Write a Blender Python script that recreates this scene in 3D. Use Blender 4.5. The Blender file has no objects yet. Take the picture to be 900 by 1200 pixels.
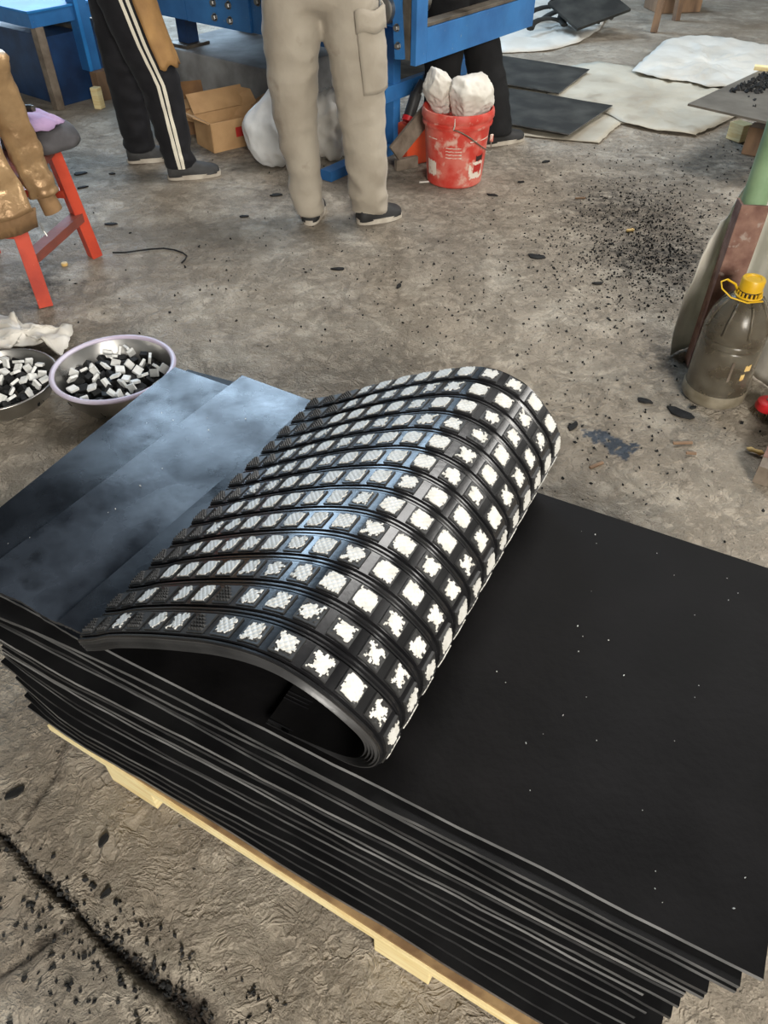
import bpy, bmesh, math, random
import numpy as np
from mathutils import Vector, Matrix, Euler, noise as mnoise

R = random.Random(7)
NR = np.random.RandomState(5)
SC = bpy.context.scene
COL = SC.collection
PI = math.pi

# ------------------------------------------------------------------ camera
CAM_H, PITCH, FPX = 1.42, math.radians(44.0), 866.0
cd = bpy.data.cameras.new('camera')
cd.sensor_fit = 'VERTICAL'; cd.sensor_height = 36.0; cd.lens = FPX / 1200 * 36.0
cd.clip_start = 0.02; cd.clip_end = 100
cam = bpy.data.objects.new('camera', cd); COL.objects.link(cam)
cam.location = (0, 0, CAM_H); cam.rotation_euler = (PI / 2 - PITCH, 0, 0)
SC.camera = cam

# ------------------------------------------------------------------ world, lights, exposure
SC.view_settings.view_transform = 'Standard'
SC.view_settings.look = 'None'
SC.view_settings.gamma = 1.0
SC.view_settings.use_curve_mapping = False
SC.view_settings.exposure = 0.9
wd = bpy.data.worlds.new('world'); SC.world = wd; wd.use_nodes = True
wd.node_tree.nodes['Background'].inputs[0].default_value = (0.55, 0.65, 0.8, 1)
wd.node_tree.nodes['Background'].inputs[1].default_value = 0.3

def area(name, loc, aim, sx, sy, power, color):
    l = bpy.data.lights.new(name, 'AREA'); l.shape = 'RECTANGLE'; l.size = sx; l.size_y = sy
    l.energy = power; l.color = color
    o = bpy.data.objects.new(name, l); COL.objects.link(o); o.location = loc
    o.rotation_euler = (Vector(aim) - Vector(loc)).to_track_quat('-Z', 'Y').to_euler()
    return o
# daylight through the wide doorway behind the photographer, the high front windows and the roof lights
area('doorway_daylight', (1.3, -3.9, 2.5), (0.5, 3, 0.5), 1.7, 2.2, 380, (1.0, 0.955, 0.88))
area('front_window_daylight', (-3.0, 10.5, 2.7), (-1.6, 4, 0.9), 4.2, 3.0, 300, (0.56, 0.77, 1.0))
area('roof_light_daylight', (-2.0, 8.7, 5.2), (-1.9, 8.2, 0), 3.4, 1.8, 190, (0.56, 0.77, 1.0))
area('right_window_daylight', (5.9, 3.2, 2.9), (0, 2.0, 0.0), 4.0, 1.6, 130, (1.0, 0.97, 0.92))
area('side_roof_light_daylight', (2.0, 4.2, 5.1), (1.4, 2.6, 0), 2.6, 1.6, 110, (1.0, 0.98, 0.95))

# ------------------------------------------------------------------ pixel helpers (photograph 900x1200 -> points in the place)
cP, sP = math.cos(PITCH), math.sin(PITCH)
def ray(x, y):
    u = (x - 450) / FPX; v = (600 - y) / FPX
    return np.array([u, cP + v * sP, -sP + v * cP])
def at(x, y, z=0.0):
    d = ray(x, y); return Vector(np.array([0, 0, CAM_H]) + (z - CAM_H) / d[2] * d)
def atY(x, y, Y):
    d = ray(x, y); return Vector(np.array([0, 0, CAM_H]) + Y / d[1] * d)
def smooth(a, b, x):
    t = max(0.0, min(1.0, (x - a) / (b - a))); return t * t * (3 - 2 * t)
def nz(p, s=1.0, seed=0.0):
    return mnoise.noise(Vector((p[0] * s + seed, p[1] * s - seed * .7, p[2] * s + seed * .3)))

# stack axes: D along the long side, N away from the camera
TH = math.radians(-27.6)
D = Vector((math.cos(TH), math.sin(TH), 0)); N = Vector((-math.sin(TH), math.cos(TH), 0))
def sn(s, n, z): return D * s + N * n + Vector((0, 0, z))

# ------------------------------------------------------------------ materials
def srgb(r, g, b):
    f = lambda c: c / 12.92 if c <= .04045 else ((c + .055) / 1.055) ** 2.4
    return (f(r / 255), f(g / 255), f(b / 255))
def mat(name, c1, c2=None, scale=8.0, rough=0.6, rough2=None, metal=0.0, bump=0.0, bscale=60.0, lo=.35, hi=.65,
        spec=None, stretch=(1, 1, 1), trans=0.0, c3=None, s3=40.0, lo3=.6, hi3=.7, sheen=0.0, ior=None, spec2=None, sscale=9.0, rscale=None):
    m = bpy.data.materials.new(name); m.use_nodes = True
    nt = m.node_tree; ns = nt.nodes; ln = nt.links; b = ns['Principled BSDF']
    b.inputs['Metallic'].default_value = metal; b.inputs['Roughness'].default_value = rough
    if spec is not None: b.inputs['Specular IOR Level'].default_value = spec
    if trans: b.inputs['Transmission Weight'].default_value = trans
    if ior: b.inputs['IOR'].default_value = ior
    if sheen: b.inputs['Sheen Weight'].default_value = sheen
    b.inputs['Base Color'].default_value = (*c1, 1)
    tc = ns.new('ShaderNodeTexCoord'); mp = ns.new('ShaderNodeMapping'); mp.inputs['Scale'].default_value = stretch
    ln.new(tc.outputs['Object'], mp.inputs[0])
    def ns_tex(s, det=6):
        t = ns.new('ShaderNodeTexNoise'); t.inputs['Scale'].default_value = s; t.inputs['Detail'].default_value = det
        ln.new(mp.outputs[0], t.inputs['Vector']); return t
    def ramp(src, a, z):
        r = ns.new('ShaderNodeMapRange'); r.inputs[1].default_value = a; r.inputs[2].default_value = z
        ln.new(src, r.inputs[0]); return r.outputs[0]
    col = None
    if c2 is not None:
        f = ramp(ns_tex(scale).outputs[0], lo, hi)
        mx = ns.new('ShaderNodeMix'); mx.data_type = 'RGBA'
        mx.inputs[6].default_value = (*c1, 1); mx.inputs[7].default_value = (*c2, 1)
        ln.new(f, mx.inputs[0]); col = mx.outputs[2]
        if rough2 is not None:
            rr = ns.new('ShaderNodeMapRange'); rr.inputs[3].default_value = rough; rr.inputs[4].default_value = rough2
            ln.new(f, rr.inputs[0]); ln.new(rr.outputs[0], b.inputs['Roughness'])
    if spec2 is not None:                                              # oily film: gloss varies in blotches and scuffs
        f5 = ramp(ns_tex(sscale, 9).outputs[0], .36, .64); f6 = ns.new('ShaderNodeMapRange')
        f6.inputs[3].default_value = spec2[0]; f6.inputs[4].default_value = spec2[1]; ln.new(f5, f6.inputs[0]); ln.new(f6.outputs[0], b.inputs['Specular IOR Level'])
    if c3 is not None:
        f3 = ramp(ns_tex(s3).outputs[0], lo3, hi3)
        mx = ns.new('ShaderNodeMix'); mx.data_type = 'RGBA'
        if col: ln.new(col, mx.inputs[6])
        else: mx.inputs[6].default_value = (*c1, 1)
        mx.inputs[7].default_value = (*c3, 1); ln.new(f3, mx.inputs[0]); col = mx.outputs[2]
    if col: ln.new(col, b.inputs['Base Color'])
    if bump:
        bn = ns.new('ShaderNodeBump'); bn.inputs['Strength'].default_value = bump; bn.inputs['Distance'].default_value = 0.01
        ln.new(ns_tex(bscale, 8).outputs[0], bn.inputs['Height']); ln.new(bn.outputs[0], b.inputs['Normal'])
    return m

M = {}
M['rubber'] = mat('rubber', (.004, .004, .0045), (.009, .009, .0095), 7, .45, .55, bump=.05, bscale=90, spec=.2)
M['rubber_roll'] = mat('rubber_roll', (.008, .008, .009), (.013, .013, .014), 12, .17, .26, bump=.02, bscale=120)
M['rubber_side'] = mat('cut_rubber_side', (.024, .024, .025), (.045, .045, .046), 12, .36, .46, bump=.06, bscale=90, stretch=(1, 1, 1))
M['rubber_top'] = mat('rubber_top', (.0035, .0033, .0035), (.009, .0085, .009), 6, .55, .62, bump=.12, bscale=60, lo=.4, hi=.75, spec=.10)
M['rubber_dusty'] = mat('rubber_dusty', (.006, .007, .009), (.030, .036, .046), 4.5, .20, .40, bump=.035, bscale=30, lo=.40, hi=.72, c3=(.005, .0055, .007), s3=9, lo3=.52, hi3=.66, spec2=(.12, .62), sscale=7)
M['rubber_dusty_pale'] = mat('rubber_dusty_pale', (.010, .012, .016), (.050, .060, .076), 5.5, .20, .36, bump=.035, bscale=30, lo=.36, hi=.7, c3=(.007, .008, .010), s3=11, lo3=.56, hi3=.7, spec2=(.22, .68), sscale=8)
M['rubber_edge_lit'] = mat('rubber_edge_lit', (.05, .051, .052), (.12, .12, .12), 18, .35, .5, bump=.1, bscale=80, stretch=(1, 1, 3))  # dusty cut edge, its grey lightened to carry the light it catches
M['rubber_edge_lit_dim'] = mat('dim_lit_rubber_edge', (.018, .018, .019), (.045, .045, .046), 18, .38, .5, bump=.1, bscale=80)  # same cut edge with less of the caught light in its grey
M['rubber_edge_lit_pale'] = mat('pale_lit_rubber_edge', (.12, .12, .12), (.22, .22, .22), 14, .35, .5, bump=.1, bscale=80)  # same cut edge, strongest highlight painted into the grey
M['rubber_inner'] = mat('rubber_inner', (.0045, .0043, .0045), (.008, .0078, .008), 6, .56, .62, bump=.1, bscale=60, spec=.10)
M['bare_pad'] = mat('bare_pad', (.02, .02, .02), (.036, .036, .036), 90, .42)
M['ceramic'] = mat('ceramic', (.72, .71, .67), (.58, .56, .50), 50, .45, .55, bump=.25, bscale=300, lo=.45, hi=.75)
M['ceramic_loose'] = mat('ceramic_loose', (.80, .80, .77), (.66, .66, .63), 60, .5)
M['rubber_cube'] = mat('rubber_cube', (.008, .008, .0085), (.018, .018, .018), 60, .55, spec=.25)
M['pine'] = mat('pine', srgb(240, 226, 178), srgb(224, 200, 142), 9, .6, stretch=(1, 1, 9), bump=.15, bscale=60)
M['ply'] = mat('ply', srgb(168, 138, 96), srgb(120, 92, 62), 16, .65, bump=.2, bscale=60)
M['old_wood'] = mat('old_wood', srgb(150, 120, 92), srgb(104, 82, 64), 10, .7, bump=.3, bscale=50, stretch=(1, 1, .3))
M['grey_wood'] = mat('grey_wood', srgb(132, 120, 106), srgb(92, 80, 68), 12, .7, bump=.3, bscale=50)
M['blue'] = mat('blue_paint', srgb(52, 118, 180), srgb(40, 96, 154), 5, .38, .5, bump=.06, bscale=50, c3=srgb(120, 140, 160), s3=45, lo3=.70, hi3=.74)
M['blue_dark'] = mat('blue_dark_paint', srgb(34, 66, 108), srgb(24, 44, 76), 6, .45, bump=.06, bscale=40)
M['blue_bright'] = mat('blue_bright_paint', srgb(44, 138, 210), srgb(34, 112, 180), 4, .6)
M['steel'] = mat('steel', (.42, .41, .39), (.26, .25, .23), 14, .34, .5, metal=1.0, bump=.05)
M['bowl_steel'] = mat('bowl_steel', (.58, .57, .55), (.42, .41, .39), 6, .27, .4, metal=1.0)
M['grimy_steel'] = mat('grimy_steel', srgb(120, 112, 100), srgb(82, 74, 64), 9, .45, .6, metal=.5, bump=.08)
M['grey_plate'] = mat('grey_plate', srgb(128, 124, 116), srgb(96, 92, 86), 5, .38, .5, metal=.35)
M['rust'] = mat('rust', srgb(136, 104, 90), srgb(100, 68, 58), 22, .75, bump=.3, bscale=70, c3=srgb(150, 134, 124), s3=34, lo3=.62, hi3=.7)
M['green'] = mat('green_paint', srgb(138, 164, 128), srgb(110, 138, 104), 8, .42, .55, bump=.05, c3=srgb(70, 74, 58), s3=20, lo3=.66, hi3=.72)
M['red_wood'] = mat('red_painted_wood', srgb(200, 72, 46), srgb(166, 54, 38), 8, .5, bump=.08, bscale=40, c3=srgb(214, 140, 110), s3=40, lo3=.7, hi3=.75)
M['red_wood_worn'] = mat('worn_red_wood', srgb(128, 66, 54), srgb(98, 56, 48), 10, .6, bump=.12)
M['bucket'] = mat('red_bucket_plastic', srgb(198, 60, 48), srgb(212, 116, 102), 11, .5, bump=.05, lo=.40, hi=.62, c3=srgb(216, 176, 160), s3=18, lo3=.56, hi3=.68)
M['bucket_in'] = mat('bucket_inside', srgb(150, 46, 36), rough=.6)
M['label'] = mat('worn_white_label', srgb(226, 214, 200), srgb(206, 120, 104), 30, .6, lo=.52, hi=.62)
M['dark_print'] = mat('dark_print', srgb(48, 32, 30), rough=.6)
M['red_print'] = mat('red_print', srgb(176, 42, 36), rough=.6)
M['sack'] = mat('white_woven_sack', srgb(232, 228, 220), srgb(206, 200, 188), 7, .55, bump=.12, bscale=30)
M['sack_clear'] = mat('white_plastic_bag', srgb(236, 238, 238), srgb(214, 218, 220), 7, .32, bump=.12, bscale=26)
M['film'] = mat('translucent_white_film', srgb(214, 210, 200), srgb(186, 180, 168), 6, .42, bump=.15, bscale=24)
M['tarp'] = mat('cream_tarp', srgb(190, 184, 168), srgb(158, 150, 134), 2.4, .7, bump=.25, bscale=16, c3=srgb(140, 130, 114), s3=5, lo3=.58, hi3=.8)
M['tarp_white'] = mat('white_tarp', srgb(214, 211, 202), srgb(190, 186, 176), 3, .65, bump=.2, bscale=14)
M['card'] = mat('brown_cardboard', srgb(190, 152, 108), srgb(160, 124, 84), 6, .75, bump=.12, bscale=40)
M['card_dark'] = mat('dark_cardboard', srgb(142, 104, 66), srgb(112, 82, 54), 8, .78, bump=.12)
M['black_cloth'] = mat('black_track_cloth', (.009, .009, .011), (.016, .016, .019), 9, .8, bump=.3, bscale=18, sheen=.03, spec=.25)
M['black_cloth_b'] = mat('black_work_cloth', (.008, .008, .0085), (.014, .014, .0145), 7, .85, bump=.3, bscale=16, spec=.2)
M['cream_cloth'] = mat('cream_work_cloth', srgb(172, 163, 148), srgb(148, 138, 123), 4, .85, bump=.5, bscale=16, lo=.42, hi=.72, c3=srgb(126, 112, 96), s3=7, lo3=.63, hi3=.78, sheen=.1)
M['white_stripe'] = mat('white_stripe_cloth', srgb(226, 220, 202), rough=.8)
M['tan_cloth'] = mat('tan_cloth', srgb(170, 130, 78), srgb(140, 104, 60), 9, .7, bump=.25, bscale=30)
M['shirt_grey'] = mat('grey_shirt_cloth', srgb(90, 92, 98), srgb(76, 78, 84), 7, .8, bump=.1)
M['shirt_navy'] = mat('navy_jacket_cloth', srgb(44, 50, 66), srgb(36, 42, 56), 7, .8, bump=.1)
M['shirt_olive'] = mat('olive_jacket_cloth', srgb(92, 92, 72), srgb(78, 78, 60), 7, .8, bump=.1)
M['skin'] = mat('skin', srgb(196, 148, 120), srgb(184, 134, 106), 9, .5)
M['hair'] = mat('black_hair', (.012, .010, .009), rough=.5)
M['shoe'] = mat('dark_grey_shoe', srgb(64, 64, 64), srgb(48, 48, 48), 20, .7, bump=.1)
M['shoe_black'] = mat('black_shoe', srgb(34, 34, 34), srgb(44, 44, 44), 20, .65)
M['sole'] = mat('pale_sole', srgb(196, 188, 174), srgb(168, 158, 144), 18, .65)
M['bronze'] = mat('bronze_quilted_fabric', srgb(184, 152, 112), srgb(146, 116, 82), 9, .28, .42, metal=.4, bump=.7, bscale=22)
M['bronze_rib'] = mat('brown_rib_knit', srgb(140, 108, 72), srgb(116, 88, 58), 18, .8, bump=.2)
M['purple'] = mat('lilac_cloth', srgb(186, 160, 196), srgb(160, 134, 172), 8, .8, bump=.2)
M['grey_felt'] = mat('grey_felt', srgb(88, 86, 88), srgb(70, 68, 70), 14, .85, bump=.15)
M['black_plastic'] = mat('black_plastic', (.02, .02, .02), rough=.4)
M['pink_cloth'] = mat('pink_cloth', srgb(226, 56, 70), rough=.7)
M['pet'] = mat('clear_bottle_plastic', srgb(196, 188, 170), srgb(150, 138, 118), 14, .16, .3, trans=.82, bump=.12, bscale=20, ior=1.3)
M['band'] = mat('milky_base_plastic', srgb(170, 160, 140), srgb(132, 122, 102), 20, .3, .45, trans=.35, bump=.1)
M['oil'] = mat('dark_oily_liquid', srgb(44, 38, 32), srgb(70, 61, 51), 9, .4, bump=.05)
M['yellow'] = mat('yellow_plastic', srgb(226, 186, 34), srgb(206, 160, 24), 9, .4)
M['rim_white'] = mat('lilac_white_rim', srgb(206, 200, 216), srgb(190, 176, 196), 5, .3)
M['red_metal'] = mat('red_painted_metal', srgb(196, 30, 36), srgb(168, 26, 32), 14, .35)
M['bristle'] = mat('brass_bristle', srgb(120, 100, 70), srgb(84, 70, 50), 60, .5, metal=.4)
M['orange'] = mat('orange_plastic', srgb(206, 76, 34), srgb(170, 60, 32), 6, .5)
M['peel'] = mat('dry_yellow_shell', srgb(226, 196, 130), srgb(206, 168, 100), 40, .6)
M['scrap'] = mat('black_rubber_scrap', (.012, .012, .012), (.026, .026, .026), 30, .75, spec=.2)
M['concrete_block'] = mat('pale_concrete', srgb(150, 150, 148), srgb(110, 108, 106), 5, .8, bump=.3, bscale=30)
M['wall'] = mat('grey_plaster', srgb(150, 148, 142), srgb(128, 126, 120), 1.5, .85, bump=.1)
M['roof'] = mat('dark_roof', srgb(74, 74, 74), srgb(60, 60, 60), 1.5, .9)
M['frame_paint'] = mat('window_frame_paint', srgb(120, 130, 134), rough=.5)

def floor_material():
    m = bpy.data.materials.new('worn_concrete'); m.use_nodes = True
    nt = m.node_tree; ns = nt.nodes; ln = nt.links; b = ns['Principled BSDF']
    tc = ns.new('ShaderNodeTexCoord')
    def tex(s, det=8, ro=.6, dist=0, st=None, rot=0):
        t = ns.new('ShaderNodeTexNoise'); t.inputs['Scale'].default_value = s; t.inputs['Detail'].default_value = det
        t.inputs['Roughness'].default_value = ro; t.inputs['Distortion'].default_value = dist
        if st:
            mp = ns.new('ShaderNodeMapping'); mp.inputs['Scale'].default_value = st; mp.inputs['Rotation'].default_value = (0, 0, rot)
            ln.new(tc.outputs['Object'], mp.inputs[0]); ln.new(mp.outputs[0], t.inputs['Vector'])
        else: ln.new(tc.outputs['Object'], t.inputs['Vector'])
        return t.outputs[0]
    def rng(src, a, z, o0=0., o1=1.):
        r = ns.new('ShaderNodeMapRange'); r.inputs[1].default_value = a; r.inputs[2].default_value = z
        r.inputs[3].default_value = o0; r.inputs[4].default_value = o1
        ln.new(src, r.inputs[0]); return r.outputs[0]
    def mix(f, a, c):
        x = ns.new('ShaderNodeMix'); x.data_type = 'RGBA'
        ln.new(f, x.inputs[0])
        if isinstance(a, tuple): x.inputs[6].default_value = (*a, 1)
        else: ln.new(a, x.inputs[6])
        x.inputs[7].default_value = (*c, 1); return x.outputs[2]
    def mul(a, c):
        x = ns.new('ShaderNodeMath'); x.operation = 'MULTIPLY'; ln.new(a, x.inputs[0])
        if isinstance(c, float): x.inputs[1].default_value = c
        else: ln.new(c, x.inputs[1])
        return x.outputs[0]
    def add(a, c):
        x = ns.new('ShaderNodeMath'); ln.new(a, x.inputs[0]); ln.new(c, x.inputs[1]); return x.outputs[0]
    c = mix(rng(tex(.9, 5), .35, .65), srgb(170, 159, 143), srgb(144, 133, 118))
    c = mix(rng(tex(5, 8, .65), .48, .72), c, srgb(194, 184, 168))
    c = mix(mul(rng(tex(2.6, 7, .7, .6), .55, .70), .6), c, srgb(106, 95, 82))
    c = mix(mul(rng(tex(16, 8, .7), .56, .70), .55), c, srgb(88, 78, 66))
    c = mix(mul(rng(tex(38, 6, .7), .62, .70), .6), c, srgb(190, 180, 162))
    c = mix(mul(rng(tex(60, 5, .6), .665, .70), .85), c, srgb(40, 36, 32))
    for at_, colr in (('soot', srgb(52, 48, 44)), ('crack', srgb(44, 36, 30)), ('pale', srgb(176, 166, 150)), ('blue', srgb(58, 72, 88))):
        a = ns.new('ShaderNodeAttribute'); a.attribute_name = at_
        f = a.outputs['Fac']
        if at_ == 'soot': f = mul(f, rng(tex(24, 7, .7), .38, .6))
        if at_ == 'blue': f = mul(f, rng(tex(34, 5, .6), .36, .46))
        c = mix(f, c, colr)
    ln.new(c, b.inputs['Base Color'])
    ln.new(rng(tex(3, 5), .3, .7, .55, .85), b.inputs['Roughness'])
    b.inputs['Specular IOR Level'].default_value = .35
    def ridge(src, wd_):
        x = ns.new('ShaderNodeMath'); x.operation = 'SUBTRACT'; ln.new(src, x.inputs[0]); x.inputs[1].default_value = .5
        y = ns.new('ShaderNodeMath'); y.operation = 'ABSOLUTE'; ln.new(x.outputs[0], y.inputs[0]); return rng(y.outputs[0], 0, wd_, 1., 0.)
    h = add(mul(tex(26, 9, .72, .4), 1.3), mul(ridge(tex(9, 5, .6, .5), .05), .35))
    h = add(h, mul(ridge(tex(17, 4, .6, .9), .05), .30))
    h = add(h, mul(rng(tex(6, 9, .75, .3), .48, .56), .55))
    bn = ns.new('ShaderNodeBump'); bn.inputs['Strength'].default_value = 1.0; bn.inputs['Distance'].default_value = .009
    ln.new(h, bn.inputs['Height']); ln.new(bn.outputs[0], b.inputs['Normal'])
    return m
M['floor'] = floor_material()

# ------------------------------------------------------------------ object helpers
def tag(o, label, cat, group=None):
    o['label'] = label; o['category'] = cat
    if group: o['group'] = group
    return o
def thing(name, label, cat, loc=(0, 0, 0), group=None):
    o = bpy.data.objects.new(name, None); COL.objects.link(o); o.location = loc; o.empty_display_size = .05
    return tag(o, label, cat, group)
def wloc(p):
    v = Vector((0, 0, 0))
    while p is not None:
        v += p.location; p = p.parent
    return v
class MB:
    """collects geometry in world coordinates, builds ONE mesh object"""
    def __init__(s): s.v = []; s.f = []; s.mi = []
    def add(s, vs, fs, mi=0):
        b = len(s.v); s.v += [tuple(p) for p in vs]
        s.f += [tuple(i + b for i in f) for f in fs]; s.mi += [mi] * len(fs); return s
    def box(s, c, size, rot=None, mi=0, taper=1.0, bevel=0.0):
        hx, hy, hz = size[0] / 2, size[1] / 2, size[2] / 2
        rot = rot if rot is not None else Matrix.Identity(3)
        if isinstance(rot, (int, float)): rot = Matrix.Rotation(rot, 3, 'Z')
        elif isinstance(rot, Euler): rot = rot.to_matrix()
        c = Vector(c)
        if not bevel:
            vs = [c + rot @ Vector((x * (taper if z > 0 else 1), y * (taper if z > 0 else 1), z)) for z in (-hz, hz) for x, y in ((-hx, -hy), (hx, -hy), (hx, hy), (-hx, hy))]
            return s.add(vs, [(3, 2, 1, 0), (4, 5, 6, 7), (0, 1, 5, 4), (1, 2, 6, 5), (2, 3, 7, 6), (3, 0, 4, 7)], mi)
        bm = bmesh.new(); bmesh.ops.create_cube(bm, size=1)
        for v in bm.verts: v.co = Vector((v.co.x * 2 * hx, v.co.y * 2 * hy, v.co.z * 2 * hz))
        bmesh.ops.bevel(bm, geom=bm.edges[:], offset=bevel, segments=2, affect='EDGES', profile=.6)
        return s.frombm(bm, Matrix.Translation(c) @ rot.to_4x4(), mi)
    def beam(s, a, b, w, h, mi=0, up=(0, 0, 1)):
        a, b = Vector(a), Vector(b); z = (b - a); L = z.length; z.normalize()
        x = z.cross(Vector(up))
        if x.length < 1e-4: x = z.cross(Vector((0, 1, 0)))
        x.normalize(); y = x.cross(z)
        return s.box((a + b) / 2, (w, h, L), Matrix((x, y, z)).transposed(), mi)
    def frombm(s, bm, mtx=None, mi=0):
        bm.verts.ensure_lookup_table(); bm.verts.index_update()
        vs = [(mtx @ v.co if mtx else v.co) for v in bm.verts]
        fs = [tuple(v.index for v in f.verts) for f in bm.faces]
        s.add(vs, fs, mi); bm.free(); return s
    def loft(s, rings, cap=True, mi=0):
        n = len(rings[0]); b = [p for r in rings for p in r]; fs = []
        for i in range(len(rings) - 1):
            for j in range(n):
                k = (j + 1) % n
                fs.append((i * n + j, i * n + k, (i + 1) * n + k, (i + 1) * n + j))
        if cap:
            fs.append(tuple(range(n - 1, -1, -1))); fs.append(tuple((len(rings) - 1) * n + j for j in range(n)))
        return s.add(b, fs, mi)
    def tube(s, path, r, n=8, mi=0, flat=1.0, cap=True):
        pts = [Vector(p) for p in path]; rings = []; ref = None
        for i, p in enumerate(pts):
            t = (pts[min(i + 1, len(pts) - 1)] - pts[max(i - 1, 0)]).normalized()
            if ref is None:
                ref = t.cross(Vector((0, 0, 1)))
                if ref.length < 1e-3: ref = Vector((1, 0, 0))
            x = (ref - t * ref.dot(t)).normalized(); y = t.cross(x); ref = x
            rr = r[i] if isinstance(r, (list, tuple)) else r
            rings.append([p + (x * math.cos(2 * PI * j / n) + y * flat * math.sin(2 * PI * j / n)) * rr for j in range(n)])
        return s.loft(rings, cap, mi)
    def lathe(s, prof, c, n=32, mi=0, axis=None, cap=False):
        c = Vector(c); q = Vector((0, 0, 1)).rotation_difference(Vector(axis)) if axis is not None else None
        rings = []
        for r, z in prof:
            ring = []
            for j in range(n):
                p = Vector((r * math.cos(2 * PI * j / n), r * math.sin(2 * PI * j / n), z))
                ring.append(c + (q @ p if q else p))
            rings.append(ring)
        return s.loft(rings, cap, mi)
    def prism(s, outline, dz, mi=0):
        n = len(outline); o = [Vector(p) for p in outline]
        return s.add(o + [p + Vector((0, 0, dz)) for p in o], [tuple(range(n - 1, -1, -1)), tuple(range(n, 2 * n))] + [(j, (j + 1) % n, n + (j + 1) % n, n + j) for j in range(n)], mi)
    def mesh(s, name, mats, off=Vector((0, 0, 0)), smooth_deg=None):
        me = bpy.data.meshes.new(name)
        me.from_pydata([(p[0] - off.x, p[1] - off.y, p[2] - off.z) for p in s.v], [], s.f)
        for m in (mats if isinstance(mats, (list, tuple)) else [mats]): me.materials.append(m)
        if any(s.mi): me.polygons.foreach_set('material_index', s.mi)
        bm = bmesh.new(); bm.from_mesh(me); bmesh.ops.recalc_face_normals(bm, faces=bm.faces); bm.to_mesh(me); bm.free()
        if smooth_deg is not None:
            me.polygons.foreach_set('use_smooth', [True] * len(me.polygons))
            if smooth_deg < 180: me.set_sharp_from_angle(angle=math.radians(smooth_deg))
        me.update(); return me
    def build(s, name, mats, parent=None, loc=None, smooth_deg=None):
        off = wloc(parent) if parent is not None else Vector(loc or (0, 0, 0))
        o = bpy.data.objects.new(name, s.mesh(name, mats, off, smooth_deg)); COL.objects.link(o)
        if parent is not None: o.parent = parent
        else: o.location = off
        return o
def solid(o, t, off=0):
    m = o.modifiers.new('solid', 'SOLIDIFY'); m.thickness = t; m.offset = off; return o
def struct(o): o['kind'] = 'structure'; return o

# ------------------------------------------------------------------ the setting
def vnoise(X, Y, f, seed):
    rs = np.random.RandomState(seed); T = rs.rand(256, 256)
    x = X * f + 37.3; y = Y * f + 11.7
    xi = np.floor(x).astype(int); yi = np.floor(y).astype(int); fx = x - xi; fy = y - yi
    fx = fx * fx * (3 - 2 * fx); fy = fy * fy * (3 - 2 * fy)
    g = lambda a, b: T[a % 256, b % 256]
    return (g(xi, yi) * (1 - fx) + g(xi + 1, yi) * fx) * (1 - fy) + (g(xi, yi + 1) * (1 - fx) + g(xi + 1, yi + 1) * fx) * fy
def segdist(X, Y, pts, ws):
    best = np.full(X.shape, 9.0)
    for (a, b, wa, wb) in zip(pts[:-1], pts[1:], ws[:-1], ws[1:]):
        dx, dy = b.x - a.x, b.y - a.y; L = dx * dx + dy * dy
        t = np.clip(((X - a.x) * dx + (Y - a.y) * dy) / L, 0, 1)
        d = np.hypot(X - a.x - t * dx, Y - a.y - t * dy) / (wa + (wb - wa) * t)
        best = np.minimum(best, d)
    return best
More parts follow.
